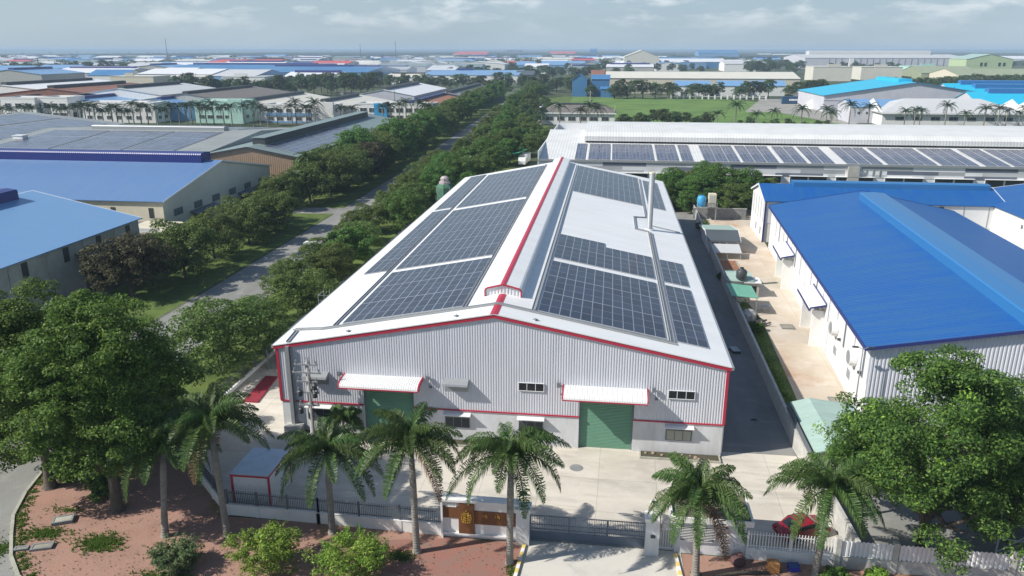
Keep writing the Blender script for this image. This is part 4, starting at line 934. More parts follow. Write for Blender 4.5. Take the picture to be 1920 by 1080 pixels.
box_part(t, 'door', 'slate_wall', (1.2, 2.1, -.05, -.01, 0, 2.1))
t = thing('street_lamp', 'grey lamp post with twin heads before the white wall', 'street lamp', (34.9, 8.0, 0))
mb = MB(); mb.tube([(0, 0, 0), (0, 0, 8.3)], [.09, .05], 8); mb.build('pole', 'galv', t)
for sg in (-1, 1):
    mb = MB(); mb.tube([(0, 0, 8.2), (sg * .5, 0, 8.4)], .03, 6); a_ = mb.build('arm', 'galv', t); box_part(a_, 'lamp_head', 'dark_metal', (min(sg * .45, sg * 1.0), max(sg * .45, sg * 1.0), -.12, .12, 8.34, 8.46))
# sheds of the tan yard
t = shed('yard_shed', 'mint roofed yard shed with dark front slope, farthest shed in the tan yard', 'shed', (28.7, 75.5, 0), 0, 5.0, 12, 2.5, 3.5, 'x', ('dark_roof', 'mint_roof'), 'plaster_grey', .5, ridge_at=.3, verge='white_metal')
window(t, (1.0, 0, 1.7), '-y', 1.4, .9); window(t, (2.5, 0, 1.7), '-y', .9, .9); box_part(t, 'door', 'galv', (3.4, 4.8, -.05, -.01, 0, 2.2)); mb = MB(); mb.prism([(-4.3, 1.2), (-.6, 1.9), (-.6, 2.0), (-4.3, 1.3)], 'x', .2, 5.2); mb.build('porch_roof', 'light_grey_roof', t)
for x in (.4, 2.7, 5.0): box_part(t, 'porch_post', 'galv', (x, x + .1, -4.2, -4.1, 0, 1.22))
t = shed('tank_shed', 'small mint roofed shed carrying a dark water tank', 'shed', (28.8, 49.5, 0), 0, 2.9, 5, 2.5, 2.9, 'x', 'mint_roof', 'plaster_grey', .4); box_part(t, 'door', 'slate_wall', (1.0, 1.9, -.05, -.01, 0, 2.0))
t = thing('water_tank', 'dark round water tank on the small mint roof', 'water tank', (30.3, 49.6, 2.9)); mb = MB(); mb.lathe((0, 0, 0), [(.75, 0), (.8, .1), (.8, 1.1), (.6, 1.35), (.25, 1.5), (.25, 1.6), (.01, 1.6)], 14); mb.build('body', 'dark_metal', t, smooth=True); mb = MB(); mb.cyl((0, 0, 1.6), .3, .08, 10); mb.build('lid', 'black', t)
t = thing('white_box_shed', 'white roofed box beside the dark water tank', 'shed', (32.0, 50.5, 0)); box_part(t, 'wall', 'plaster_dirty', (-1, 1, -1.2, 1.2, 0, 2.3)); box_part(t, 'roof', 'white_paint', (-1.3, 1.3, -1.5, 1.5, 2.3, 2.42)); box_part(t, 'opening', 'black', (-.6, .6, -1.24, -1.2, .4, 1.8))
t = thing('green_canopy', 'green sheet canopy on posts over stored goods in the tan yard', 'canopy', (29.6, 43.6, 0)); mb = MB(); mb.prism([(-2.0, 2.9), (1.7, 2.6), (1.7, 2.68), (-2.0, 2.98)], 'y', -3.0, 3.0); mb.build('roof', mat('green_sheet', (.16, .42, .30), .5, noise=.4, nscale=.8), t)
for x in (-.8, 1.5):
    for y in (-2.8, 2.8): box_part(t, 'post', 'galv', (x, x + .1, y, y + .1, 0, 2.62))
t = thing('wrapped_bale', 'pale wrapped bale under the edge of the green canopy', 'bale', (29.7, 38.2, 0)); mb = MB(); mb.lathe((0, 0, 0), [(.9, 0), (1.15, .4), (1.05, 1.2), (.6, 1.7), (.01, 1.75)], 9); mb.build('wrap', mat('wrap', (.5, .5, .48), .4, noise=1, nscale=2, col2=(.2, .2, .2)), t); box_part(t, 'pallet', 'wood', (-1, 1, -1, 1, 0, .1))
t = thing('scrap_heap', 'dark heap of scrap beside the pale wrapped bale', 'scrap heap', (31.0, 37.0, 0)); q = random.Random(4)
mb = MB()
for i in range(26):
    x, y, a = q.uniform(-1, .7), q.uniform(-1.2, 1.2), q.uniform(0, 3); l = q.uniform(.3, .9); z = q.uniform(.05, .7)
    mb.tube([(x, y, z), (x + l * math.cos(a), y + l * math.sin(a), z + q.uniform(-.05, .3))], q.uniform(.05, .16), 5)
mb.build('scrap_pieces', 'dark_metal', t); box_part(t, 'crate', 'wood_pale', (-.6, .2, -.9, -.2, 0, .7))
t = thing('yard_table', 'small table frame in the tan yard by the green canopy', 'table', (32.9, 43.0, 0)); box_part(t, 'top', 'galv', (-.6, .6, -.4, .4, .75, .8))
for x in (-.55, .5):
    for y in (-.35, .3): box_part(t, 'leg', 'galv', (x, x + .05, y, y + .05, 0, .75))
t = shed('near_shed', 'mint lean-to roofed shed with striped wall beside the right tree', 'shed', (28.9, -2.6, 0), 0, 5.0, 9.0, 2.7, 3.1, 'y', 'mint_roof', 'plaster_grey', .5, ridge_at=.25); mb = MB(); corr_wall(mb, (0, -.03, 0), (1, 0, 0), (0, -1, 0), 5.0, 0, lambda q: 2.6, pitch=.34, depth=.1); mb.build('striped_cladding', 'louvre_cream', t)
box_part(t, 'fascia', 'slate_wall', (-.8, -.74, -.4, 9.3, 2.1, 2.75))
t = thing('pallet_stack', 'stack of brown pallets at the grass strip end', 'pallets', (30.3, 9.0, 0), R(8))
for i in range(5):
    pm = MB()
    for k in range(6): pm.box(-.75 + k * .27, -.6 + k * .27, -.6, .6, i * .17 + .1, i * .17 + .14)
    for y in (-.55, 0, .5): pm.box(-.75, .75, y, y + .1, i * .17, i * .17 + .1)
    pm.build('pallet', 'wood_pale', t)
for i, (x, y, lb) in enumerate(((35.0, 13.5, 'nearest the lamp post'), (34.6, 36.5, 'beside the front white canopy'), (34.2, 57.5, 'beside the far white canopy'))):
    slab('drain_pit', 'square concrete drain pit in the tan yard, ' + lb, 'drain pit', (x, y), 1.7, 1.7, .14, group='drain pits in the tan yard')
t = thing('soil_plot', 'small plot of bare orange soil beside the mint yard shed', 'soil plot', (31.0, 66.0, 0)); mb = MB(); mb.face([(-1.7, -4.5, .06), (1.7, -4.5, .06), (1.9, 4.5, .06), (-1.4, 4.5, .06)]); mb.build('soil', mat('orange_soil', (.33, .16, .09), .95, noise=1, nscale=1.5), t); box_part(t, 'edging', 'kerb', (1.7, 1.85, -4.5, 4.5, 0, .15))
t = thing('rear_wall', 'stained dark concrete wall at the back of the tan yard', 'wall', (35, 106, 0)); box_part(t, 'wall', 'concrete_dark', (-6.2, 5.2, -.1, .1, 0, 2.35)); box_part(t, 'coping', 'concrete_wall', (-6.3, 5.3, -.16, .16, 2.35, 2.5))
t = thing('tank_stand', 'steel stand on legs before the stained rear wall', 'stand', (31.3, 104.2, 0)); box_part(t, 'platform', 'galv', (-2.0, 2.2, -.8, .8, 3.1, 3.22))
for x in (-1.9, 2.0):
    for y in (-.7, .6): box_part(t, 'leg', 'galv', (x, x + .12, y, y + .12, 0, 3.1))
mb = MB(); railing(mb, (-2.0, -.8), (2.2, -.8), 3.22, 4.1, .7, .03, (.5, .95), 0); mb.build('guard_rail', 'galv', t)
t = thing('blue_tank', 'blue plastic water tank on the steel stand', 'water tank', (30.2, 104.2, 3.22)); mb = MB(); mb.lathe((0, 0, 0), [(.85, 0), (.95, .15), (.95, 1.9), (.7, 2.2), (.3, 2.4), (.01, 2.4)], 16); mb.build('body', 'tank_blue', t, smooth=True); mb = MB(); mb.cyl((0, 0, 2.38), .35, .12, 10); mb.build('lid', 'container_blue', t)
t = thing('cooling_unit', 'cream louvred cooling unit beside the blue water tank', 'cooling unit', (32.4, 104.2, 3.22)); box_part(t, 'casing', 'louvre_cream', (-.8, .8, -.7, .7, .1, 2.8)); box_part(t, 'base', 'galv', (-.8, .8, -.7, .7, 0, .1))
for k in range(3): box_part(t, 'louvre_bank', 'plaster_dirty', (-.65 + k * .45, -.3 + k * .45, -.74, -.7, .4, 2.5))
# parked vehicles in the side lane, far end
t = thing('dark_motorbike', 'dark motorbike with white box parked at lane end behind the hall', 'motorbike', (24.2, 92, 0), R(20)); box_part(t, 'body', 'dark_metal', (-.25, .25, -.9, .9, .35, .95)); box_part(t, 'box', 'white_paint', (-.35, .35, .3, 1.0, .96, 1.5))
for y in (-.8, .8): mb = MB(); mb.tube([(-.07, y, .32), (.07, y, .32)], .32, 12); mb.build('wheel', 'tyre', t)

# ------------------------------------------------------------------ long white hall behind
t = thing('long_white_hall', 'long white and grey panelled hall with roof solar rows, behind the main hall', 'factory', (-8.2, 133.5, 0))
LW, LD = 190, 77
mb = MB(); mb.box(0, LW, 0, LD, 0, 8.6, skip='tb'); mb.build('wall', 'white_metal', t)
box_part(t, 'parapet', 'white_metal', (-.25, 0, -.2, LD + .2, 0, 10.9), (0, LW, LD, LD + .25, 8.6, 11.0), (LW, LW + .25, -.2, LD, 8.6, 9.6))
box_part(t, 'gutter', 'galv', (-.25, LW, -.35, -.02, 8.35, 8.85))
mb = MB(); zl = lambda y: 8.55 + (12.6 - 8.55) * (1 - abs(y - LD / 2) / (LD / 2))
mb.prism([(0, 8.4), (LD / 2, 12.45), (LD, 8.4), (LD, 8.55), (LD / 2, 12.6), (0, 8.55)], 'x', .02, LW - .02); rf = mb.build('roof', P('ribbed_white', (.66, .67, .66), .45, noise=.6, nscale=.2, col2=(.52, .52, .50), wave=('X', .8, .6)), t)
mb = MB(); Y0, Y1 = 20.5, 57
mb.prism([(Y0 + .4, zl(Y0) + .55), (Y0, zl(Y0) + .65), (Y0, zl(Y0) + 1.9), (Y0 + 1.6, zl(Y0) + 3.0), (LD / 2, 14.6), (Y1 - 1.6, zl(Y1) + 3.0), (Y1, zl(Y1) + 1.9), (Y1, zl(Y1) + .65)], 'x', 11, LW - 8); mb.build('ridge_vent', 'ribbed_white', t)
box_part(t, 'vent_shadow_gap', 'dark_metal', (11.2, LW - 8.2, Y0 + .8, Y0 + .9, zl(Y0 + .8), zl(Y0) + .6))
# rows of panels on the front slope: clusters measured along the eave, lighter aisles between them
xs_ = [(9.2, 11.8), (12.7, 15.3), (15.5, 18.2), (18.8, 21.4), (21.5, 24.1), (24.2, 26.8), (26.9, 29.5), (30.3, 32.9), (33.1, 35.7), (36.5, 39.3)]
x = 42.2
k = 0
while x < 132:
    n = [3, 3, 2, 2, 3, 4, 3, 2, 4, 3, 3][k % 11]
    for i in range(n): xs_.append((x, x + 2.75)); x += 2.95
    x += [.6, 1.0, .7, 2.6, .9, .8, 1.2, .7, .9, 2.2, .8][k % 11]; k += 1
for i, (a, b) in enumerate(xs_):
    mb = MB(); q = [(a, 1.0), (b, 1.0), (b, 19.0), (a, 19.0)]; top = [(x, y, zl(y) + .2) for x, y in q]; bot = [(x, y, zl(y) + .12) for x, y in q]
    mb.face(top, 0, [(0, 0), (3, 0), (3, 10), (0, 10)])
    for j in range(4): mb.face([top[j], bot[j], bot[(j + 1) % 4], top[(j + 1) % 4]], 1)
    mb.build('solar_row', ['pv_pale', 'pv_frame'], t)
q = random.Random(11)
P('panel_dark', (.13, .15, .19), .5); P('panel_mid', (.33, .345, .36), .5); P('panel_light', (.46, .475, .49), .5); P('panel_pale', (.56, .575, .59), .5)
rowz = [(7.35, 8.33), (6.4, 7.33), (5.5, 6.38)]
pat = {0: [(8, 16.5, 'panel_pale'), (16.5, 27.5, 'panel_dark'), (27.5, 37.5, 'panel_light'), (37.5, 48.5, 'panel_pale'), (48.5, 59.7, 'panel_dark'), (59.7, 71, 'panel_mid'), (71, 76.5, 'panel_pale'), (80, 92, 'panel_mid'), (104, 116, 'panel_dark'), (116, 124, 'panel_light')],
       1: [(8, 21.5, 'panel_mid'), (21.5, 33, 'panel_pale'), (33, 43, 'panel_dark'), (43, 54, 'panel_mid'), (54, 65.5, 'panel_pale'), (65.5, 76, 'panel_mid'), (86, 98, 'panel_dark'), (98, 104, 'panel_mid'), (108, 122, 'panel_light')],
       2: [(8, 27, 'panel_mid'), (27, 48, 'panel_pale'), (48, 59.5, 'panel_light'), (59.5, 71, 'panel_dark'), (71, 76, 'panel_pale'), (80, 86, 'panel_light'), (92, 104, 'panel_pale'), (104, 116, 'panel_dark')]}
for r0, items in pat.items():
    for a, b, m_ in items: box_part(t, 'colour_panel', m_, (a, b - .02, -.05 - .004 * r0, -.004, *rowz[r0]))
box_part(t, 'stair_tower', 'plaster_dirty', (76.6, 79.3, -.9, -.06, 0, 8.3))
for i in range(3): box_part(t, 'wall_pipe', 'galv', (81 + i * 1.6, 81.2 + i * 1.6, -.2, -.05, 5.4 + .3 * i, 7.6))
for i in range(11):
    x = 8 + i * 11.0; wz = 4.72
    if i >= 6: x += .6 * (i - 6)
    for s in (0, 1): window(t, (x + 2.25 + s * 4.6, 0, wz), '-y', 4.3, 1.9, frame='white_paint', pane='louvre_dark', mull=0, prot=.12)
    box_part(t, 'window_hood', 'white_paint', (x - .1, x + 9.1, -.9, -.01, 5.73, 5.82))
# car shelter behind the main hall
t = thing('rear_canopy', 'white flat canopy between the main hall and the long white hall', 'canopy', (17.5, 121, 0)); box_part(t, 'roof', 'white_paint', (-4.5, 6.5, -2.5, 2.5, 3.2, 3.4))
for x in (-4.2, 6.1): box_part(t, 'post', 'galv', (x, x + .15, -2.3, -2.15, 0, 3.2), )
# cooling tower by the trees
t = thing('cooling_tower', 'green netted tower with pale dome among the street trees', 'tower', (-27.2, 106, 0)); mb = MB(); mb.lathe((0, 0, 0), [(2.0, 0), (2.0, 5.8), (1.5, 6.6)], 8); mb.build('net', 'net_green', t)
mb = MB(); mb.lathe((0, 0, 6.6), [(1.3, 0), (1.3, .5), (.9, .55), (1.0, 1.3), (.6, 1.7), (.01, 1.75)], 10); mb.build('dome', 'pinkish', t)
for k in range(8):
    a = 2 * math.pi * k / 8; mb = MB(); mb.cyl((2.03 * math.cos(a), 2.03 * math.sin(a), 0), .06, 6.2, 6); mb.build('strut', 'galv', t)

# ------------------------------------------------------------------ left neighbours
t = shed('pale_blue_hall', 'near hall with pale blue roof and grey wall cut by the left edge', 'factory', (-110.2, -25, 0), 0, 38.9, 82, 7.75, 12.0, 'y', 'pale_blue_roof', 'plaster_dirty', .5, (1.9, 1.6, 4, 5.2, 'navy_metal'), verge='white_metal')
for y in (29.0, 37.6, 45.4, 53.2): box_part(t, 'wall_slot', 'louvre_dark', (38.91, 38.96, y + 25, y + 26.2, 5.1, 7.3))
for y in (26.5, 34.0, 42.0, 50.0): mb = MB(); mb.tube([(39.2, y + 25, 7.4), (39.0, y + 25, 6.9), (39.0, y + 25, .1)], .06, 6); mb.build('downpipe', 'plaster_dirty', t)
box_part(t, 'plinth_band', 'concrete_wall', (38.9, 38.96, .2, 81.8, 3.2, 3.35))
mb = MB(); mb.prism([(38.92, 5.75), (40.3, 5.3), (40.3, 5.4), (38.92, 5.9)], 'y', 65.0, 73.6); mb.build('door_canopy', 'slate_wall', t); box_part(t, 'door', 'dark_metal', (38.9, 38.95, 66.5, 71.8, 0, 4.4))
t = shed('ribbed_blue_hall', 'hall with ribbed pale blue roof, navy ridge vent and windowed gable', 'factory', (-215, 73.2, 0), 0, 138.6, 49, 7.5, 12.1, 'x', 'pale_blue_roof_x', 'plaster_cream', .45, (2.2, 2.0, 8, 3.4, 'navy_metal'), verge='white_metal')
box_part(t, 'gable_render', mat('gable_grey', (.62, .61, .54), .85, noise=.6, nscale=.3, col2=(.52, .51, .45)), (138.6, 138.63, .02, 48.98, 0, 7.4))
mb = MB(); mb.face([(138.63, .02, 7.4), (138.63, 48.98, 7.4), (138.63, 24.5, 12.0)]); mb.build('gable_render', bpy.data.materials['gable_grey'], t)
for y in (78.3, 86.1, 93.8, 101.5, 109.2, 116.9): window(t, (138.64, y - 73.2, 4.6), '+x', 3.4, 1.5, frame='plaster_dirty', pane='slate_wall', mull=2)
for y in (104.0, 82.6):
    mb = MB(); mb.prism([(138.66, 3.6), (140.3, 3.1), (140.3, 3.2), (138.66, 3.75)], 'y', y - 73.2, y - 73.2 + 10); mb.build('door_canopy', 'slate_wall', t); box_part(t, 'door', 'dark_metal', (138.63, 138.68, y - 71.6, y - 66, 0, 2.9))
for x in (127.5, 135.5, 119): box_part(t, 'wall_slot', 'louvre_dark', (x, x + 1.0, -.05, -.01, 4.2, 6.2))
box_part(t, 'awning', 'slate_wall', (132.5, 137, -1.4, -.02, 3.3, 3.42))
t = thing('cream_gate_lodge', 'cream flat roofed lodge between the two blue roofed halls', 'lodge', (-75, 66, 0)); box_part(t, 'wall', 'plaster_cream', (-4, 3.8, -3.5, 5.5, 0, 3.6)); box_part(t, 'roof', 'plaster_cream', (-4.2, 4, -3.7, 5.7, 3.6, 4.0)); box_part(t, 'railing', 'white_metal', (-3.8, 3.6, -3.62, -3.55, 4.0, 4.7)); window(t, (1.0, -3.5, 1.6), '-y', 2.5, 1.3)
t = shed('brown_gable_hall', 'grey-green roofed hall with brown ribbed gable and dark ridge vent', 'factory', (-98.0, 128, 0), 0, 26.8, 107, 8.9, 11.3, 'y', 'grey_green_roof', 'slate_wall', .5, (1.8, 1.7, 7, 8, 'dark_metal'), corr=('brown_cladding', .55), verge='dark_metal')
box_part(t, 'vent_cover', 'grey_green_roof', (11.4, 15.4, 6.8, 99, 12.95, 13.1))
def zs3(x): return 8.9 + (26.8 - x) * (11.3 - 8.9) / 13.4 + .17
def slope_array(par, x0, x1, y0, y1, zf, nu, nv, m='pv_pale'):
    mb = MB(); q = [(x0, y0), (x1, y0), (x1, y1), (x0, y1)]; a = [(x, y, zf(x, y) + .14) for x, y in q]; b = [(x, y, zf(x, y) + .06) for x, y in q]
    mb.face(a, 0, [(0, 0), (nu, 0), (nu, nv), (0, nv)])
    for j in range(4): mb.face([a[j], b[j], b[(j + 1) % 4], a[(j + 1) % 4]], 1)
    return mb.build('solar_array', [m, 'pv_frame'], par)
slope_array(t, 16.0, 25.8, 4, 33, lambda x, y: zs3(x), 5, 18); slope_array(t, 16.0, 25.8, 34, 62, lambda x, y: zs3(x), 5, 17)
t = shed('solar_grey_hall', 'broad grey hall covered in solar panels with one pale ridge vent', 'factory', (-172, 131, 0), 0, 72, 76, 8.4, 11.2, 'x', 'grey_roof', 'plaster_grey', .4, (1.6, 1.5, 16, 11, 'galv'), verge='light_grey_roof')
zz = lambda y: 8.4 + (11.2 - 8.4) * (1 - abs(y - 38) / 38) + .17
for x0, x1 in ((5, 24), (25, 46), (47, 62)): slope_array(t, x0, x1, 5, 34, lambda x, y: zz(y), round((x1 - x0) / 2), 8)
for x0, x1 in ((18, 40), (41, 63)): slope_array(t, x0, x1, 42, 72, lambda x, y: zz(y), round((x1 - x0) / 2), 8)
t = thing('roof_hatch', 'white box hatch on the roof left of the solar panels', 'roof hatch', (-167.5, 150, zz(19) )); box_part(t, 'box', 'white_paint', (-1.6, 1.6, -1.2, 1.2, 0, 1.0)); box_part(t, 'lid', 'white_metal', (-1.75, 1.75, -1.35, 1.35, 1.0, 1.15))
t = shed('striped_solar_hall', 'grey hall with striped solar roof at left edge beside the broad solar hall', 'factory', (-252, 146, 0), 0, 74, 72, 8.2, 12.2, 'y', 'grey_roof', 'plaster_grey', .4, (1.5, 1.4, 5, 20, 'grey_green_roof'), ridge_at=.45)
zq = lambda x: 8.2 + (12.2 - 8.2) * (74 - x) / 40.7 + .17
slope_array(t, 36, 52, 4, 66, lambda x, y: zq(x), 8, 20); slope_array(t, 54, 71, 4, 66, lambda x, y: zq(x), 8, 20)
# ------------------------------------------------------------------ vegetation
def unit(q):
    while True:
        v = Vector((q.uniform(-1, 1), q.uniform(-1, 1), q.uniform(-1, 1)))
        if .05 < v.length < 1: return v.normalized()
def leaf_quad(mb, c, n, l, w, q, m=0):
    a = n.cross(Vector((q.uniform(-1, 1), q.uniform(-1, 1), q.uniform(-.3, 1)))).normalized(); b = n.cross(a)
    a *= l; b *= w
    mb.face([c - a * .5, c + b * .5, c + a * .5, c - b * .5], m)
LOBE = .46
import numpy as np
class Leaves:
    """vectorised leaf sprays: every leaf is one small rhombus"""
    def __init__(s): s.q = []
    def add(s, c, n, l, w, rs):
        t = rs.normal(size=n.shape); a = np.cross(n, t); a /= np.linalg.norm(a, axis=1)[:, None] + 1e-9; b = np.cross(n, a)
        a = a * (l * .5)[:, None]; b = b * (l * w * .5)[:, None]
        s.q.append(np.stack([c - a, c + b, c + a, c - b], 1))
    def mesh(s, name, m):
        q = np.concatenate(s.q).astype(np.float32); k = len(q); me = bpy.data.meshes.new(name)
        me.vertices.add(k * 4); me.vertices.foreach_set('co', q.reshape(-1)); me.loops.add(k * 4); me.loops.foreach_set('vertex_index', np.arange(k * 4, dtype=np.int32))
        me.polygons.add(k); me.polygons.foreach_set('loop_start', np.arange(0, k * 4, 4, dtype=np.int32)); me.update(calc_edges=True); me.materials.append(M[m]); return me
    def build(s, name, m, parent=None):
        o = bpy.data.objects.new(name, s.mesh(name, m)); COL.objects.link(o); o.parent = parent; return o
def unitv(rs, n):
    v = rs.normal(size=(n, 3)); return v / np.linalg.norm(v, axis=1)[:, None]
def crown_mesh(seed, R_, Hc, lobes, clumps, per, leaf, cr, wid=.5):
    """uneven crown: limbs carry lobes, lobes carry clumps, clumps carry leaves on their upper shell; origin at the crown's foot"""
    rs = np.random.RandomState(seed); L = Leaves(); tips = []
    for k in range(lobes):
        az = k * 2.399 + rs.uniform(-.4, .4); h = (k + .5) / lobes; h = np.clip(h + rs.uniform(-.12, .12), .05, .98)
        prof = math.sin(math.pi * min(1, .22 + .70 * h)) ** .8; rr = R_ * prof * rs.uniform(.42, .74)
        c = np.array([rr * math.cos(az), rr * math.sin(az), Hc * (.16 + .68 * h)]); lr = R_ * rs.uniform(.34, .52) * (.75 + .25 * prof)
        tips.append(Vector(c)); d = unitv(rs, clumps); d[:, 2] = d[:, 2] * .85 + .28; d /= np.linalg.norm(d, axis=1)[:, None]
        cc = c + d * (lr * rs.uniform(.62, 1.08, clumps))[:, None] * np.array([1, 1, .72])
        for q_, dd in zip(cc, d):
            r = cr * rs.uniform(.6, 1.3); n_ = int(per * (r / cr) ** 1.5); v = unitv(rs, n_); v = v + dd * .3; v[:, 2] += .35; v /= np.linalg.norm(v, axis=1)[:, None]
            pp = q_ + v * (r * rs.uniform(.35, 1.05, n_) ** .6)[:, None] * np.array([1, 1, .62])
            nn = v * .55 + unitv(rs, n_) * .65 + np.array([0, 0, .55]); nn /= np.linalg.norm(nn, axis=1)[:, None]
            L.add(pp, nn, leaf * rs.uniform(.6, 1.35, n_), wid, rs)
    return L, tips
def tree_proto(name, label, cat, seed, h, R_, Hc, lobes, clumps, per, leaf, cr, leafm, trunk_r=.22, group=None, lean=0):
    q = random.Random(seed); t = thing(name, label, cat, (0, 0, 0), 0, group)
    L, tips = crown_mesh(seed, R_, Hc, lobes, clumps, per, leaf, cr)
    o = L.build('crown', leafm, t); o.location = (lean, 0, h - Hc)
    tb = MB(); zf = h - Hc; top = Vector((lean, 0, zf + Hc * .45))
    tb.tube([(0, 0, -.1), (0, 0, .4), (lean * .4, .05, max(.8, zf * .6)), top], [trunk_r * 1.6, trunk_r * 1.1, trunk_r * .85, trunk_r * .4], 8)
    for c in tips[:14]:
        e = c + Vector((lean, 0, zf)); s = Vector((lean * .5, 0, max(.9, zf * .75))).lerp(top, q.uniform(.1, .9)); s.z = min(s.z, e.z - .2); mid = (s + e) / 2 + Vector((0, 0, -.1 * R_))
        tb.tube([s, mid, e], [trunk_r * .5, trunk_r * .34, trunk_r * .1], 6, caps=False)
    tb.build('trunk', 'bark', t, smooth=True); return t

# ---- royal palms
def frond_mesh(q, length, e0, droop, leafm, step=26, leaf=.62, wd=.05, rows=2):
    mb = MB(); pts = []; p = Vector((0, 0, 0)); a = e0; n = 12; tw = q.uniform(-.25, .25)
    for i in range(n + 1):
        pts.append(p.copy()); d = Vector((math.cos(a), 0, math.sin(a))); p = p + d * (length / n); a -= droop / n * (1.55 - 1.1 * i / n)
    mb.tube(pts, [.05 * (1 - .85 * i / n) + .008 for i in range(n + 1)], 5)
    for k in range(step):
        f = .10 + .90 * k / (step - 1); x = f * n; i = min(int(x), n - 1); c = pts[i].lerp(pts[i + 1], x - i); t = (pts[i + 1] - pts[i]).normalized()
        L_ = leaf * (math.sin(math.pi * min(1, .18 + f * .80)) ** .6) * q.uniform(.85, 1.15)
        for sg in (-1, 1):
            for row in range(rows):
                up = q.uniform(.15, .75) if row == 0 else q.uniform(-.75, .0)
                d1 = (Vector((0, sg, 0)) * .8 + t * .5 + Vector((0, 0, up))).normalized(); d2 = (Vector((0, sg, 0)) * .34 + t * .5 + Vector((0, 0, -1.0 + up * .4))).normalized()
                l_ = L_ * (1 if row == 0 else .85); m1 = c + d1 * l_ * .5; e = m1 + d2 * l_ * .58; w_ = t * wd * q.uniform(.8, 1.2)
                mb.face([c - w_ * .5, c + w_ * .5, m1 + w_, m1 - w_]); mb.face([m1 - w_, m1 + w_, e])
    return mb
def palm(name, label, seed, h, shaft=1.3, nf=15, fl=3.4, trunk=.2, group=None, lean=(0, 0), leafm='frond', simple=False):
    q = random.Random(seed); t = thing(name, label, 'palm', (0, 0, 0), 0, group)
    lx, ly = lean; zt = h - shaft
    tb = MB(); tb.tube([(0, 0, -.1), (lx * .05, ly * .05, .5), (lx * .35, ly * .35, zt * .4), (lx * .7, ly * .7, zt * .75), (lx, ly, zt)], [trunk * 1.55, trunk * 1.15, trunk, trunk * 1.05, trunk * .8], 10); tb.build('trunk', 'palm_bark', t, smooth=True)
    sb = MB(); sb.tube([(lx, ly, zt - .02), (lx, ly, zt + shaft * .5), (lx, ly, h)], [trunk * .82, trunk * .72, trunk * .4], 9); sb.build('crown_shaft', 'crownshaft', t, smooth=True)
    fm = MB()
    for i in range(nf):
        az = i * 2.399 + q.uniform(-.3, .3); f = i / (nf - 1); e0 = R(84 - 66 * f + q.uniform(-7, 7)); dr = R(88 + 16 * f + q.uniform(-14, 14)); l = fl * q.uniform(.88, 1.1) * (.8 if f < .12 else .86 + .42 * f)
        mb = frond_mesh(q, l, e0, dr, leafm, *((44, 1.02, .038, 2) if not simple else (12, .9, .15, 1)))
        mt = Matrix.Translation((lx, ly, h - .15 - .35 * f)) @ Matrix.Rotation(az, 4, 'Z')
        mb.v = [tuple(mt @ Vector(v)) for v in mb.v]
        if simple:
            o_ = len(fm.v); fm.v += mb.v; fm.f += [tuple(j + o_ for j in fc) for fc in mb.f]; fm.m += mb.m; fm.uv += mb.uv
        else: mb.build('frond', 'dead_frond' if (i >= nf - 2 and seed % 2 == 0) else leafm, t)
    if simple: fm.build('crown', leafm, t)
    return t
PG = 'royal palms along the front fence'
for nm, x, y, h, sd, lb, ln in (
    (0, -23.2, -17.7, 8.9, 21, 'tall shaded royal palm standing between the big left tree and the corner fence', (-.7, .3)),
    (1, -18.4, -17.1, 10.4, 22, 'royal palm at the corner where the two white fences meet', (-.3, 0)),
    (2, -10.5, -15.7, 7.9, 23, 'royal palm with low crown hanging over the spiked railing', (.1, 0)),
    (3, -3.4, -17.2, 10.0, 24, 'royal palm on the paved verge at the left end of the sign wall', (.1, 0)),
    (4, 3.65, -17.6, 9.8, 25, 'royal palm standing before the sign wall at the driveway kerb', (0, .1)),
    (5, 17.0, -17.4, 7.6, 26, 'royal palm in front of the guard house', (-.2, 0)),
    (6, 25.5, -16.3, 8.2, 27, 'royal palm before the white picket railing and the red car', (-.3, 0))):
    p_ = palm('royal_palm', lb, sd, h - .65, nf=24, fl=4.35 if nm != 5 else 4.1, trunk=.24, group=PG, lean=ln); p_.location = (x, y, 0); p_.rotation_euler = (0, 0, sd * 1.7)
p_ = palm('young_palm', 'young palm growing in the planting bed beside the left green door', 31, 2.4, .5, 9, 2.0, .1); p_.location = (-14.6, -1.0, .1)
p_ = palm('coconut_palm', 'pale young coconut palm catching sun among the dark left trees', 32, 4.2, .6, 11, 3.2, .14); p_.location = (-26.5, -4.5, 0)

# ---- big trees in the foreground
BT = 'big foreground trees left'
def big_tree(x, y, seed, h, R_, Hc, lobes, label, leafm='leaf_big', tr=.45, group=None, clumps=22, per=230):
    t = tree_proto('big_tree', label, 'tree', seed, h, R_, Hc, lobes, clumps, per, .25, 1.0, leafm, tr, group); t.location = (x, y, 0); return t
big_tree(-29.0, -14.9, 41, 18.9, 7.1, 15.6, 23, 'tallest of the big green trees at the left, thick trunk on red soil', group=BT)
big_tree(-36.8, -12.4, 42, 18.2, 7.0, 15.6, 21, 'big bright green tree cut by the left edge above the road curve', group=BT)
big_tree(-33.6, -3.0, 43, 7.6, 4.0, 6.4, 11, 'big dark green tree behind the trunk on red soil, next to slanting fence', group=BT)
big_tree(-42.6, -6.5, 45, 11.5, 5.4, 10.0, 14, 'lower green tree behind the bright left tree, beside the curving road', group=BT, tr=.28)
rt = big_tree(33.8, -12.9, 44, 16.4, 7.0, 14.6, 17, 'big green tree at lower right with yellow-green sprays over the slat fence', 'leaf_big_right', clumps=17, per=215)
rs = np.random.RandomState(8); SL = Leaves(); cq = np.concatenate(crown_mesh(44, 7.0, 14.6, 17, 17, 215, .25, 1.0)[0].q).mean(1)
cq = cq[cq[:, 2] > 6.5]
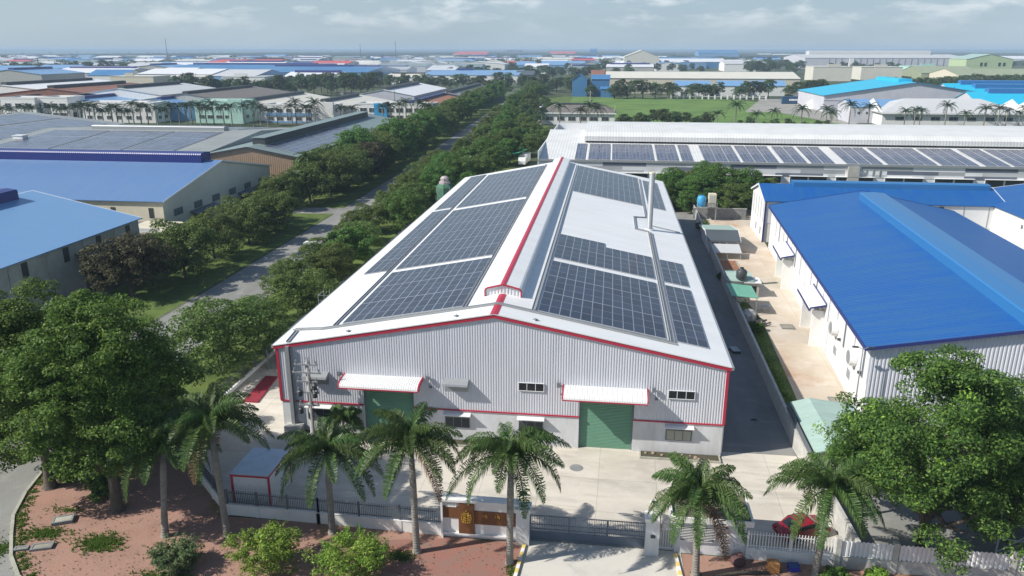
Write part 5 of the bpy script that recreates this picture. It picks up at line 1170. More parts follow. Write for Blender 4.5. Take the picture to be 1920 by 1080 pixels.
for k in range(16):
    c = cq[rs.randint(len(cq))]; c = c + (c - np.array([0, 0, 7])) / np.linalg.norm(c - np.array([0, 0, 7])) * .35; n_ = 60; nn = unitv(rs, n_) + np.array([0, 0, .7]); nn /= np.linalg.norm(nn, axis=1)[:, None]
    SL.add(c + rs.normal(size=(n_, 3)) * .28, nn, rs.uniform(.14, .3, n_), .5, rs)
o = SL.build('young_sprays', 'leaf_shrub', rt); o.location = (0, 0, 16.4 - 14.6)
big_tree(41.2, -10.2, 46, 12.8, 5.6, 10.6, 13, 'dark green tree cut by the right edge beside the big right tree', 'leaf_big_right', tr=.3)
big_tree(30.6, -8.4, 47, 9.4, 3.0, 7.0, 8, 'slim green tree between the mint near shed and the big right tree', 'leaf_big_right', tr=.18, clumps=14)
# bushes
def bush(x, y, seed, r, h, label, leafm, spray=True, leaf=.2, group=None):
    q = random.Random(seed); t = thing('bush', label, 'bush', (x, y, 0), 0, group)
    L, tp = crown_mesh(seed, r, h, 9, 12, 70, leaf, r * .2, .42); L.build('foliage', leafm, t)
    if spray:
        rs = np.random.RandomState(seed); SL = Leaves()
        for i in range(90):
            a = q.uniform(0, 6.28); s = np.array([math.cos(a) * r * q.uniform(.3, .75), math.sin(a) * r * q.uniform(.3, .75), h * q.uniform(.45, .9)]); d = unit(q); d = np.array([math.cos(a), math.sin(a), q.uniform(.4, 1.5)]); d /= np.linalg.norm(d); l = q.uniform(.6, 1.25)
            f = np.repeat(np.linspace(0, 1, 16), 3); pp = s + d * l * f[:, None] - np.array([0, 0, .4]) * (f ** 2)[:, None] + rs.normal(size=(48, 3)) * .05
            nn = unitv(rs, 48) + np.array([0, 0, .6]); nn /= np.linalg.norm(nn, axis=1)[:, None]; SL.add(pp, nn, .19 * (1.15 - .6 * f), .4, rs)
        SL.build('sprays', leafm, t)
    st = MB()
    for i in range(5): a = i * 1.3; st.tube([(0, 0, 0), (math.cos(a) * r * .3, math.sin(a) * r * .3, h * .5)], [.05, .02], 5)
    st.build('stems', 'bark', t)
    return t
bush(-20.3, -21.3, 51, 1.8, 2.0, 'smallest of the three front bushes, pale leaves and white blossom, at left', 'leaf_shrub_pale', leaf=.19)
bush(-13.7, -20.6, 52, 2.75, 2.9, 'feathery yellow-green bush in the middle of the three front bushes', 'leaf_shrub')
bush(-7.2, -20.6, 53, 2.8, 2.8, 'feathery yellow-green bush nearest the sign wall', 'leaf_shrub')
bush(-36.0, -10.8, 54, 1.9, 2.2, 'dark green bush under the left trees at the road kerb', 'leaf_green', False, .26)
bush(-31.8, -12.8, 55, 1.5, 1.5, 'round green bush beside the thick trunk on the red soil', 'leaf_green', False, .26)
bush(-39.0, -6.5, 56, 1.8, 1.6, 'green bush by the kerb where the road bends away', 'leaf_green', False, .26)
bush(26.8, -17.0, 57, 1.1, .9, 'low green bush at the foot of the white picket wall', 'leaf_green', False, .2)
bush(29.6, -16.4, 58, .9, .8, 'low yellow-green bush under the slat fence', 'leaf_shrub', False, .2)
bush(29.5, 58.5, 59, 1.4, 1.3, 'dark low bush beside the soil plot and side lane wall', 'leaf_green', False, .3)
bush(30.0, 94.5, 60, 1.6, 1.8, 'wild bush between the yard shed and the tank stand', 'leaf_shrub_pale', False, .34)
bush(30.2, 34.5, 61, 1.0, 1.2, 'small green bush at the grass strip end by the scrap', 'leaf_green', False, .28)
# weeds and grass tufts that nobody could count
q = random.Random(9); mb = MB()
def tufts(cx, cy, rx, ry, n, hgt):
    for _ in range(n):
        a, s = q.uniform(0, 6.28), min(1.5, abs(q.gauss(0, .62))); x, y = cx + math.cos(a) * rx * s, cy + math.sin(a) * ry * s
        for _k in range(3):
            d = Vector((q.uniform(-1, 1), q.uniform(-1, 1), q.uniform(.6, 1.6))).normalized() * hgt * q.uniform(.5, 1.2); w_ = Vector((q.uniform(-1, 1), q.uniform(-1, 1), 0)).normalized() * .05
            b = Vector((x, y, 0)); mb.face([b - w_, b + w_, b + d * .6 + w_ * .8, b + d])
tufts(-27.6, -19.2, 1.5, 1.0, 900, .3); tufts(-32.6, -18.6, 1.9, .9, 500, .22); tufts(-34.5, -21, 1.0, 1.6, 300, .2); tufts(-20.3, -22.6, 2.0, .8, 700, .3)
tufts(-33.0, -15.4, 1.6, .5, 160, .15); tufts(-4.4, -17.9, .9, .5, 260, .22); tufts(16.9, -18.4, .8, 1.2, 240, .2); tufts(3.9, -18.6, .5, 1.3, 160, .16)
for c in zip(CURB, CURB[1:]):
    for f in (.1, .4, .7): tufts(c[0][0] + (c[1][0] - c[0][0]) * f + .5, c[0][1] + (c[1][1] - c[0][1]) * f + .5, .5, .7, 60, .18)
tufts(29.4, 20, .9, 12, 1500, .22); tufts(29.9, 38, 1.1, 8, 900, .25); tufts(27, -17.4, 1.5, .6, 350, .25)
tag(mb.build('grass_tufts', 'grass_leaf'), kind='stuff')
rs = np.random.RandomState(5); LT = Leaves(); n_ = 1300
xy = np.stack([rs.uniform(-39, 4, n_), rs.uniform(-25, -14.9, n_), rs.uniform(.012, .05, n_)], 1); xy = xy[(xy[:, 0] > -37) | (xy[:, 1] > -14)]; xy = xy[xy[:, 1] < -14.9 + np.clip(-(xy[:, 0] + 19.7), 0, 10)]
more = np.stack([rs.uniform(16.6, 46, 900), rs.uniform(-24, -15.3, 900), rs.uniform(.012, .05, 900)], 1); xy = np.concatenate([xy, more]); k_ = len(xy)
nn = rs.normal(size=(k_, 3)) * .35 + np.array([0, 0, 1]); nn /= np.linalg.norm(nn, axis=1)[:, None]; LT.add(xy, nn, rs.uniform(.06, .22, k_), .5, rs)
tag(LT.build('leaf_litter', 'dead_frond'), kind='stuff')

# ---- street trees: a few of each kind, copied
st = [tree_proto('street_tree', 'x', 'tree', 70 + i, h, r, hc, lb, 15, 105, lf, cr, lm, .2) for i, (h, r, hc, lb, lf, cr, lm) in enumerate((
    (7.6, 4.9, 6.4, 13, .30, .85, 'leaf_street'), (8.4, 5.1, 7.1, 14, .30, .9, 'leaf_green'), (6.6, 4.6, 5.6, 12, .28, .8, 'leaf_street'), (7.0, 4.8, 5.8, 12, .30, .85, 'leaf_brown'), (8.0, 4.2, 7.0, 11, .34, .8, 'leaf_green'), (7.2, 5.4, 6.0, 15, .26, .85, 'leaf_street')))]
used = set()
def put(protos, i, x, y, label, group, s=1.0, rz_=None):
    p = protos[i]; rz_ = rng.uniform(0, 6.28) if rz_ is None else rz_; sc = (s * rng.uniform(.94, 1.06), s * rng.uniform(.94, 1.06), s * rng.uniform(.92, 1.06))
    if id(p) not in used:
        used.add(id(p)); p.location = (x, y, 0); p.rotation_euler = (0, 0, rz_); p.scale = sc; p['label'] = label; p['group'] = group; return p
    return dup(p, (x, y, 0), rz_, label, group, sc)
def alt(k): return {0: rng.choice((0, 5)), 1: rng.choice((1, 4)), 2: 2, 3: 3}[k]
GA = 'street trees between the road and the white hall'; GB = 'street trees along the far side of the road'
rowA = [(-33.6, 12.5, 0, 1.32), (-31.6, 31.5, 0, 1.02), (-33.2, 47.5, 2, 1.0), (-33.6, 56.8, 1, 1.08), (-34.4, 65.5, 0, .9), (-32.0, 86.5, 1, 1.05), (-35, 92, 0, .85), (-34.6, 23.5, 0, .82), (-37.2, 41, 0, .82), (-37.0, 54.0, 2, .9), (-38.2, 75, 2, .9), (-37.8, 99, 0, .9), (-38.4, 114, 2, .95), (-39.0, 134, 0, .95), (-38.4, 84.5, 0, .85), (-39.4, 122, 0, .95), (-39.6, 145, 0, 1.0), (-41.5, 163, 0, 1.0), (-34, 104, 2, 1.0), (-31.5, 118, 1, 1.05), (-35.8, 127, 0, 1.0), (-29.5, 131, 1, 1.15), (-34.5, 140, 1, 1.1), (-27.5, 145, 0, 1.1), (-36.5, 152, 1, 1.1), (-30.5, 158, 1, 1.15), (-24.5, 163, 1, 1.1), (-34.5, 170, 0, 1.05), (-29, 178, 1, 1.1), (-22.5, 186, 1, 1.1), (-38, 186, 1, .9), (-31.5, 195, 0, 1.1), (-25, 205, 1, 1.1), (-38.5, 204, 2, 1.1), (-30, 216, 1, 1.15), (-18.5, 204, 2, 1.1), (-37, 228, 0, 1.1), (-24, 226, 1, 1.1), (-16, 222, 0, 1.0), (-31, 240, 1, 1.1), (-41, 246, 2, 1.1), (-22, 248, 0, 1.1), (-35, 262, 1, 1.1), (-27, 272, 0, 1.1), (-43, 272, 2, 1.1), (-36, 288, 1, 1.1), (-44, 302, 0, 1.1), (-31, 300, 2, 1.1), (-41, 322, 1, 1.15), (-47, 340, 0, 1.15), (-38, 350, 2, 1.1), (-45, 370, 1, 1.2), (-38, 385, 0, 1.2), (-47, 400, 1, 1.2), (-43, 428, 0, 1.3), (-49, 455, 1, 1.3), (-42, 480, 1, 1.3), (-50, 510, 0, 1.4), (-46, 545, 1, 1.4), (-54, 580, 0, 1.5)]
for i, (x, y, k, s) in enumerate(rowA):
    kind = ['rounded olive', 'fresh green', 'low olive', 'brownish'][k]
    put(st, alt(k), x, y, '%s street tree right of the road, %s from the near end of its row' % (kind, ordw(i)), GA, s * (.96 if y < 100 else 1))
rowB = [(-61.5, 38.0, 3, 1.15), (-59.0, 49.0, 0, 1.1), (-63.5, 44.0, 3, .85), (-60.0, 60.5, 0, 1.05), (-58.5, 71.5, 2, 1.05), (-63, 78, 0, 1.0), (-58.2, 83, 0, 1.0), (-63.8, 90, 2, 1.0), (-62.0, 112, 2, 1.1), (-66.0, 104, 0, .9), (-60.5, 122, 0, 1.15), (-65.5, 128, 1, 1.1), (-59.5, 133, 2, 1.15), (-64, 143, 0, 1.2), (-59, 149, 3, 1.1), (-65, 158, 1, 1.15), (-60, 164, 0, 1.2), (-64.5, 175, 0, 1.2), (-60.0, 184, 1, 1.2), (-65, 194, 2, 1.2), (-60.5, 203, 1, 1.25), (-65.5, 214, 0, 1.2), (-61, 224, 1, 1.25), (-66, 238, 0, 1.15), (-62, 248, 1, 1.1), (-67, 264, 1, 1.2), (-63, 276, 2, 1.2), (-69, 284, 0, 1.2), (-64.5, 298, 1, 1.2), (-69, 308, 0, 1.15), (-66, 322, 1, 1.2), (-71, 338, 0, 1.2), (-67, 352, 1, 1.2), (-72, 370, 2, 1.25), (-68, 386, 1, 1.2), (-73, 405, 0, 1.25), (-70, 425, 1, 1.2), (-75, 450, 0, 1.3), (-72, 478, 1, 1.3), (-77, 505, 0, 1.3), (-75, 540, 1, 1.4)]
for i, (x, y, k, s) in enumerate(rowB):
    kind = ['rounded olive', 'fresh green', 'low olive', 'brownish'][k]
    put(st, alt(k), x, y, '%s street tree left of the road, %s from the near end of its row' % (kind, ordw(i)), GB, s * (1.12 if y < 100 else 1.3))
GC = 'trees behind the tan yard'
for i, (x, y, k, s) in enumerate([(24.5, 118, 1, 1.0), (30.5, 113.5, 1, 1.05), (27.5, 122, 0, 1.1), (35.5, 118.5, 1, 1.15), (38.5, 112.0, 2, 1.1), (42.0, 119, 1, 1.1), (46, 122.5, 0, 1.0), (21.5, 115, 2, .9), (33, 123, 1, 1.1)]):
    put(st, k, x, y, 'green tree before the long white hall, %s in the clump behind the tan yard' % ordw(i), GC, s)
for i, (x, y, k, s) in enumerate([(-22.5, 110.5, 1, .75), (-17.5, 113, 2, .8), (-24.0, 118.5, 1, .8)]):
    put(st, k, x, y, ['small green tree next to the netted tower', 'low olive tree at the rear left corner of the hall', 'small green tree behind the netted tower'][i], 'small trees at the rear of the hall', s)
for i, (x, y, h) in enumerate(((-65.0, 119.5, 10.5), (-64.2, 108.5, 7.5), (-19.5, 109, 4.6))):
    p_ = palm('coconut_palm', ['tall coconut palm in front of the brown ribbed gable', 'lower coconut palm among street trees below the brown gable', 'low palm behind the rear left corner of the white hall'][i], 90 + i, h, .7, 13, 3.8, .16, leafm='frond', simple=True); p_.location = (x, y, 0)
# ------------------------------------------------------------------ the estate beyond
P('mauve_roof', (.24, .23, .25), .5, noise=.5, nscale=.1)
def facade_windows(t, x0, x1, z0, n, wd, ht, face='-y', y=0.0, frame='white_paint', pane='louvre_dark'):
    for i in range(n):
        c = x0 + (x1 - x0) * (i + .5) / n; window(t, (c, y, z0), '-y', wd, ht, frame=frame, pane=pane, mull=1, prot=.15)
def office(name, label, px0, px1, py, h, d, wall, rows, wd=2.6, ht=1.6, n=None, cat='office', roofm='light_grey_roof'):
    a, b = gp(px0, py), gp(px1, py); w = b.x - a.x; t = thing(name, label, cat, (a.x, (a.y + b.y) / 2, 0))
    box_part(t, 'wall', wall, (0, w, 0, d, 0, h)); box_part(t, 'roof', roofm, (.3, w - .3, .3, d - .3, h, h + .03))
    pr_ = MB()
    for q_ in ((-.1, w + .1, -.1, .3), (-.1, w + .1, d - .3, d + .1), (-.1, .3, .3, d - .3), (w - .3, w + .1, .3, d - .3)): pr_.box(*q_, h + .002, h + .7)
    pr_.build('parapet', wall, t)
    for z in rows: facade_windows(t, 1, w - 1, z, n or max(2, int(w / 5)), wd, ht)
    for z in rows:
        for y in (d * .3, d * .7): window(t, (w, y, z), '+x', wd, ht, frame='white_paint', pane='louvre_dark', prot=.15)
    return t, w
def ray_at(px, py, y):
    d = _f + _r * ((px - 960) / F_PX) + _u * ((540 - py) / F_PX)
    return CAM + d * ((y - CAM.y) / d.y)
def yshed(label, pf, pb, hw, y0, roof, wall, vent=None, rise=3.6, cat='factory', name='estate_hall', group=None):
    a = ray_at(*pf, y0); b = gp(*pb, a.z); L_ = min(max(b.y - y0, 50), 190)
    return shed(name, label, cat, (a.x - hw, y0, 0), 0, 2 * hw, L_, a.z - rise, a.z, 'y', roof, wall, .4, vent, group)
DV = (1.5, 1.5, 3, 12, 'dark_metal')
office('white_office', 'white two-storey office with dark windows at left edge behind palms', 5, 75, 228, 11.5, 14, 'plaster_white', (3.2, 8.0), 3.4, 2.6)
office('white_office', 'white two-storey office with corner block between pale blue hall and left office', 80, 135, 228, 11.8, 14, 'plaster_white', (3.2, 8.0), 3.2, 2.6, 3)
office('cream_office', 'long white low office behind the dense part of the palm row', 152, 298, 230, 9.5, 14, 'plaster_white', (2.6, 6.4), 2.8, 1.8)
t, w_ = office('mint_office', 'mint green two-storey office with window bands behind the palms', 365, 460, 231, 10.5, 16, 'mint_wall', (3.2, 7.4), 3.2, 1.7)
box_part(t, 'corner_tower', 'mint_wall', (w_ * .73, w_ + .4, -1.2, -.05, 0, 12.0))
t, w_ = office('blue_band_office', 'white office with sky blue bands and corner tower behind palms', 493, 630, 231, 8.6, 14, 'plaster_white', (2.2, 6.2), 3.0, 1.9)
box_part(t, 'blue_band', 'pale_blue_roof', (.2, w_ * .7, -.4, -.16, 3.7, 5.0), (.2, w_ * .7, -.4, -.16, .1, .9)); box_part(t, 'corner_tower', 'plaster_white', (w_ * .72, w_ + .4, -1.6, -.02, 0, 10.5))
for i, z in enumerate((4.5, 6.0, 7.5)): window(t, (w_ * .78, -1.6, z), '-y', .8, .8, mull=0)
t, w_ = office('blue_accent_office', 'white office with one bright blue bay and dark windows', 668, 815, 229, 8.8, 13, 'plaster_white', (2.4, 6.0), 3.6, 2.2)
box_part(t, 'blue_bay', 'sky_blue_wall', (w_ * .23, w_ * .4, -1.0, -.02, 0, 9.4)); window(t, (w_ * .33, -1.0, 5.8), '-y', 3, 2.4); box_part(t, 'corner_tower', 'plaster_white', (w_ * .86, w_ + .3, -1.3, -.02, 0, 9.8))
yshed('white roofed hall with dark ridge vent at far left above rust roofs', (0, 160), (147, 149), 38, 372, 'white_metal', 'plaster_white', (2, 1.8, 3, 8, 'dark_metal'))
yshed('rust brown roofed hall with dark ridge vent behind the left white offices', (88, 166), (236, 155), 34, 352, 'rust_roof', 'rust_roof', (2, 1.8, 3, 8, 'dark_metal'))
yshed('dark rust roofed low shed just behind the leftmost white office', (20, 184), (190, 170), 22, 331, 'rust_roof', 'plaster_dirty', (1.5, 1.2, 3, 8, 'dark_metal'))
yshed('pale roofed hall with dark vent right of the rust brown hall', (220, 166), (338, 156), 26, 352, 'light_grey_roof', 'plaster_white', (2, 1.8, 3, 8, 'dark_metal'))
yshed('sky blue roofed hall with navy ridge vent behind the cream office', (137, 186.5), (283, 171.5), 26, 318, 'pale_blue_roof', 'pale_blue_roof', (1.6, 1.5, 1, 6, 'navy_trim'))
yshed('narrow sky blue roofed hall with blue front wall beside the mint office', (296, 186.5), (352, 178), 16, 320, 'pale_blue_roof', 'pale_blue_roof', (1.2, 1.2, 1, 6, 'navy_trim'))
yshed('grey-brown roofed shed behind the mint office', (345, 176), (452, 162), 26, 334, 'tile_roof', 'plaster_dirty', (1.5, 1.4, 1, 6, 'dark_metal'))
yshed('white roofed hall with dark ridge vent behind the blue banded office', (462, 190), (548, 174), 21, 326, 'cream_roof', 'plaster_white', (1.6, 1.6, 1, 6, 'dark_metal'))
yshed('pale cream roofed hall with dark vent left of the blue accent office', (605, 191), (687, 178), 20, 332, 'cream_roof', 'slate_wall', (1.6, 1.6, 1, 8, 'dark_metal'))
yshed('white roofed hall with pale striped side wall beyond the cream roofed hall', (718, 168.5), (784, 156), 20, 420, 'white_metal', 'lilac_wall', (1.8, 1.8, 3, 10, 'dark_metal'))
yshed('hall with rust red and blue roof and dark side wall by the road trees', (766, 194), (835, 176), 15.5, 334, ('far_blue', 'rust_bright'), 'slate_wall', (1.4, 1.2, 1, 4, 'navy_trim'))
yshed('dark grey roofed hall with dark ridge vent at the road trees', (838, 175), (888, 158), 19, 420, 'mauve_roof', 'slate_wall', (1.8, 1.6, 6, 8, 'dark_metal'))
# far middle: hand placed halls; (label, px0, px1, py, depth, eave, ridge, axis, roof, wall)
def fhall(label, px0, px1, py, d, eave, ridge, axis='x', roof='light_grey_roof', wall='plaster_white', vent=None, name='distant_hall', group=None, hip=0):
    a, b = gp(px0, py), gp(px1, py)
    return shed(name, label, 'factory', (a.x, (a.y + b.y) / 2, 0), 0, b.x - a.x, d, eave, ridge, axis, roof, wall, .5, vent, group, hip=hip)
def fbox(label, px0, px1, py, d, h, wall, roofm='cream_roof', name='distant_block', step=None):
    a, b = gp(px0, py), gp(px1, py); w = b.x - a.x; t = thing(name, label, 'building', (a.x, (a.y + b.y) / 2, 0)); box_part(t, 'wall', wall, (0, w, 0, d, 0, h)); box_part(t, 'roof', roofm, (-.3, w + .3, -.3, d + .3, h, h + .4))
    if step: box_part(t, 'parapet_step', wall, (w * step[0], w * step[1], 0, 1.0, h + .402, h + 3.2))
    return t
V2 = (3, 2.2, 6, 6, 'navy_trim')
fhall('long bright blue roofed hall behind the tree belt, left of two', 275, 560, 149, 190, 10, 16, 'x', 'far_blue', 'pale_blue_roof', V2)
fhall('bright blue roofed hall behind the tree belt, right of two', 455, 692, 152, 150, 10, 15, 'x', 'far_blue', 'pale_blue_roof', V2)
fhall('pale blue roofed low hall left of the road beyond the tree belt', 790, 972, 155, 120, 8, 12, 'x', 'pale_blue_roof', 'plaster_white', (3, 2, 30, 60, 'navy_trim'))
fhall('small navy roofed building at right end of the pale blue hall', 966, 1000, 154, 40, 8, 12, 'x', 'dark_roof', 'slate_wall')
fbox('cream flat block with stepped top before the left tree belt', 206, 293, 166, 30, 11, 'plaster_cream', 'cream_roof', step=(.35, .55))
fbox('white flat block beside the lone round tree, left of centre', 310, 396, 164, 30, 10, 'plaster_white', 'cream_roof', step=(.5, .7))
fbox('white flat block with grey side before the tall tree belt', 415, 500, 167, 30, 11, 'plaster_white', 'light_grey_roof', step=(.3, .6))
fhall('pale roofed low hall before the smoke and the round bush', 718, 790, 158, 60, 7, 10, 'x', 'cream_roof', 'plaster_white', (2, 1.5, 2, 2, 'dark_metal'))
# right of the road
t = fhall('grey tile hip roofed white house row beside the road, behind the long white hall', 1012, 1152, 234, 24, 5.6, 9.6, 'x', 'tile_roof', 'plaster_white', name='house_row', hip=7)
w_ = gp(1152, 234).x - gp(1012, 234).x
facade_windows(t, 2, w_ - 2, 3.0, 6, 3.6, 2.0); box_part(t, 'fascia', 'white_paint', (-.7, w_ + .7, -.75, -.55, 5.3, 5.9)); box_part(t, 'ridge_slot', 'dark_metal', (8, w_ - 8, 10.2, 13.8, 9.1, 9.75)); box_part(t, 'side_wing', 'plaster_white', (-2.0, -.02, 6, 18, 0, 7.5))
fhall('long cream roofed hall behind the row of trees across the green field', 1135, 1492, 176, 60, 12.5, 17, 'x', 'cream_roof', 'plaster_cream')
for i, (a, b, c) in enumerate(((1345, 1398, 'left'), (1408, 1470, 'middle'), (1265, 1330, 'far left'))): fhall('small pale blue roofed house in front of the long cream hall, %s one' % c, a, b, 180, 14, 8.0, 11.5, 'x', 'pale_blue_roof', 'plaster_white', name='small_house')
fhall('bright blue small building with curved look left of the long cream hall', 1108, 1142, 180, 26, 13, 16, 'x', 'far_blue', 'far_blue', name='blue_building'); fhall('low blue shed at the left corner of the green field', 1126, 1148, 183, 10, 6.5, 8, 'x', 'far_blue', 'far_blue', name='blue_building')
fhall('bright blue gabled building half hidden by trees at field corner', 1072, 1100, 181, 20, 13, 17, 'y', 'far_blue', 'far_blue', name='blue_building'); fhall('brown roofed small house behind the bright blue buildings', 1108, 1132, 160, 20, 9, 15, 'x', 'rust_roof', 'plaster_cream', name='small_house')
fbox('cream gate hut on the field fence', 1277, 1288, 184.5, 6, 4, 'plaster_cream', 'tile_roof', name='gate_hut')
t = thing('field_fence', 'row of white fence posts along the far edge of the green field', 'fence'); a, b = gp(1258, 185), gp(1436, 187)
rl = MB()
for i in range(16):
    p = a.lerp(b, i / 15); box_part(t, 'post', 'white_paint', (p.x - .5, p.x + .5, p.y - .4, p.y + .4, 0, 3.0))
rl.prism([(a.x, a.y - .1), (b.x, b.y - .1), (b.x, b.y + .1), (a.x, a.y + .1)], 'z', 1.6, 1.9); rl.build('rail', 'white_paint', t)
a = gp(1466, 195); t = thing('shipping_container', 'dark blue shipping container with white lettering by the cyan hall', 'container', (a.x, a.y, 0))
cb = MB(); corr_wall(cb, (0, -.05, 0), (1, 0, 0), (0, -1, 0), 17, .3, lambda s: 5.0, pitch=.6, depth=.1); cb.box(0, 17, 0, 3, .2, 5.05); cb.build('body', 'container_blue', t)
lm = MB()
for i in range(9): lm.box(4.6 + i * .85, 5.2 + i * .85, -.22, -.17, 2.2, 3.4)
lm.build('lettering', 'white_paint', t); box_part(t, 'doors', 'slate_wall', (17.0, 17.08, .1, 2.9, .3, 4.9))
t = fhall('grey sheet roofed shelter between the container and the cyan hall', 1503, 1552, 197, 26, 5, 8, 'x', 'light_grey_roof', 'slate_wall', name='shelter')
a = gp(1526, 203); t = thing('white_tent', 'white dome shaped tent by the container yard', 'tent', (a.x, a.y, 0)); mb = MB(); mb.lathe((0, 0, 0), [(5.4, 0), (5.2, 2), (4, 4), (2, 5.2), (.01, 5.5)], 16); mb.build('cover', 'white_paint', t, smooth=True); box_part(t, 'entrance', 'black', (-.8, 1.2, -5.5, -5.2, 0, 2.4))
t = shed('cyan_hall', 'big hall with bright cyan roof and grey gable at right', 'factory', (136, 425, 0), 0, 102, 66, 9.5, 17.2, 'y', 'cyan_roof', 'lilac_wall', .8, (4, 1.6, 18, 6, 'cyan_roof'), verge='far_blue'); box_part(t, 'band', 'slate_wall', (0, 102, -.08, -.01, 6.4, 6.7))
t = shed('cyan_annex', 'low annex with pale cyan roof in front of the cyan hall', 'factory', (131, 352, 0), 0, 34, 24, 8, 11, 'x', 'pale_blue_roof', 'lilac_wall', .4)
for i in range(3): window(t, (4 + i * 4, 0, 5), '-y', 1.4, 1.4)
t = shed('hip_roof_hall', 'white hall with broad pale hip roof behind palms at right', 'hall', (142, 338, 0), 0, 66, 34, 6.2, 12.2, 'x', 'light_grey_roof', 'plaster_white', 1.2, hip=15)
facade_windows(t, 4, 62, 3.6, 7, 4.2, 1.8); box_part(t, 'fascia', 'white_paint', (-1.4, 67.4, -1.4, -1.2, 5.7, 6.4))
t = shed('hip_roof_hall', 'smaller pale hip roofed hall at the right edge', 'hall', (213, 338, 0), 0, 50, 30, 6, 11, 'x', 'light_grey_roof', 'plaster_white', 1.0, hip=12)
for i, (px, py, lb) in enumerate(((1786, 175, 'rearmost'), (1812, 184, 'middle'), (1836, 196, 'front'))):
    a = gp(px, py, 8.5); shed('sawtooth_hall', 'cyan roofed hall with blue vent and grey gable end, %s of three in line' % lb, 'factory', (a.x, a.y, 0), 0, 120, 34, 8.5, 14, 'x', 'cyan_roof', 'lilac_wall', .6, (2.5, 2.2, 10, 4, 'blue_vent'), 'cyan roofed halls at right')
fbox('pale cream flat block with stepped parapet left of its twin, behind the cyan hall', 1524, 1594, 152, 40, 16, 'cream_roof', 'cream_roof', step=(.35, .7))
fbox('pale cream flat block with stepped parapet right of its twin, behind cyan hall', 1614, 1688, 150, 40, 15, 'cream_roof', 'cream_roof', step=(.3, .62))
fbox('mint flat block behind the trees, right of the cream stepped blocks', 1704, 1752, 147, 40, 15, 'mint_wall', 'mint_roof', step=(.4, .9))
fhall('olive roofed low hall in front of the pale green building', 1728, 1830, 152, 70, 9, 16, 'x', 'olive_roof', 'olive_roof')
fhall('broad olive grey roofed hall at the right edge below the green building', 1800, 1990, 158, 80, 9, 15, 'x', 'olive_roof', 'plaster_cream')
t = fhall('pale green gabled building with two windows, far right', 1810, 1892, 141, 60, 22, 29, 'y', 'mint_roof', 'green_wall', name='green_building'); w_ = gp(1892, 141).x - gp(1810, 141).x
for x in (.33, .42, .72, .82): window(t, (w_ * x, 0, 15), '-y', 3.6, 5, frame='green_wall', mull=0, prot=.3)
t = fhall('huge pale grey hall with long roof monitor near the horizon at right', 1512, 1808, 130, 190, 20, 26, 'x', 'light_grey_roof', 'lilac_wall', (14, 7, 25, 40, 'light_grey_roof')); w_ = gp(1808, 130).x - gp(1512, 130).x
box_part(t, 'white_stair_bay', 'white_paint', (w_ * .27, w_ * .30, -4, -.05, 0, 19)); box_part(t, 'dark_base', 'slate_wall', (w_ * .14, w_ - .1, -.3, -.05, .05, 6.5))
for i in range(22): box_part(t, 'cladding_joint', 'slate_wall', (w_ * (.15 + i * .0385), w_ * (.15 + i * .0385) + 1.0, -.3, -.05, 7, 18.5))
fhall('long thin white roofed hall right of the huge pale hall', 1796, 1990, 122, 130, 14, 20, 'x', 'white_metal', 'plaster_white')
fhall('bright blue roofed hall near the horizon right of the road', 1310, 1385, 112, 150, 22, 32, 'x', 'far_blue', 'pale_blue_roof')
fhall('long white roofed hall with blue trim below the bright blue one', 1215, 1360, 128, 120, 12, 18, 'x', 'white_metal', 'far_blue', (4, 2, 5, 5, 'far_blue'))
fhall('beige hall with high gable, left of the white and blue halls', 1170, 1235, 130, 130, 22, 34, 'y', 'cream_roof', 'cream_roof')
fhall('small white roofed hall beside the dark bush right of the blue halls', 1358, 1418, 134, 70, 12, 17, 'x', 'light_grey_roof', 'plaster_white')
fhall('pair of white low roofs at the forest edge, left roof', 1422, 1448, 107, 80, 12, 15, 'x', 'white_metal', 'plaster_white'); fhall('pair of white low roofs at the forest edge, right roof', 1455, 1487, 108, 80, 12, 15, 'x', 'white_metal', 'plaster_white')
fhall('pink-red roofed long hall, left of two before the left horizon', 372, 435, 131, 170, 11, 17, 'x', 'red_roof', 'plaster_white'); fhall('bright red roofed long hall, right of two before the left horizon', 442, 506, 130, 170, 11, 17, 'x', 'red_roof', 'plaster_white', (4, 3, 5, 5, 'dark_metal'))
fhall('red roofed low hall half hidden by round trees, left of centre', 574, 648, 133, 110, 10, 16, 'x', 'red_roof', 'plaster_white')
fhall('red roofed hall near the horizon above the smoke', 848, 912, 108, 200, 14, 24, 'x', 'red_roof', 'plaster_white'); fhall('red roofed hall near the horizon, left of the blue domed tower', 1030, 1078, 106, 200, 14, 24, 'x', 'red_roof', 'plaster_white')
fhall('dark grey tall block breaking the horizon at the centre', 950, 978, 102, 60, 26, 30, 'x', 'dark_roof', 'slate_wall', name='tall_block')
t = fhall('blue tower block with rounded top on the horizon', 1106, 1119, 106, 30, 30, 38, 'x', 'far_blue', 'far_blue', name='blue_tower'); box_part(t, 'chimney', 'far_blue', (32, 35, 3, 6, 0, 36))
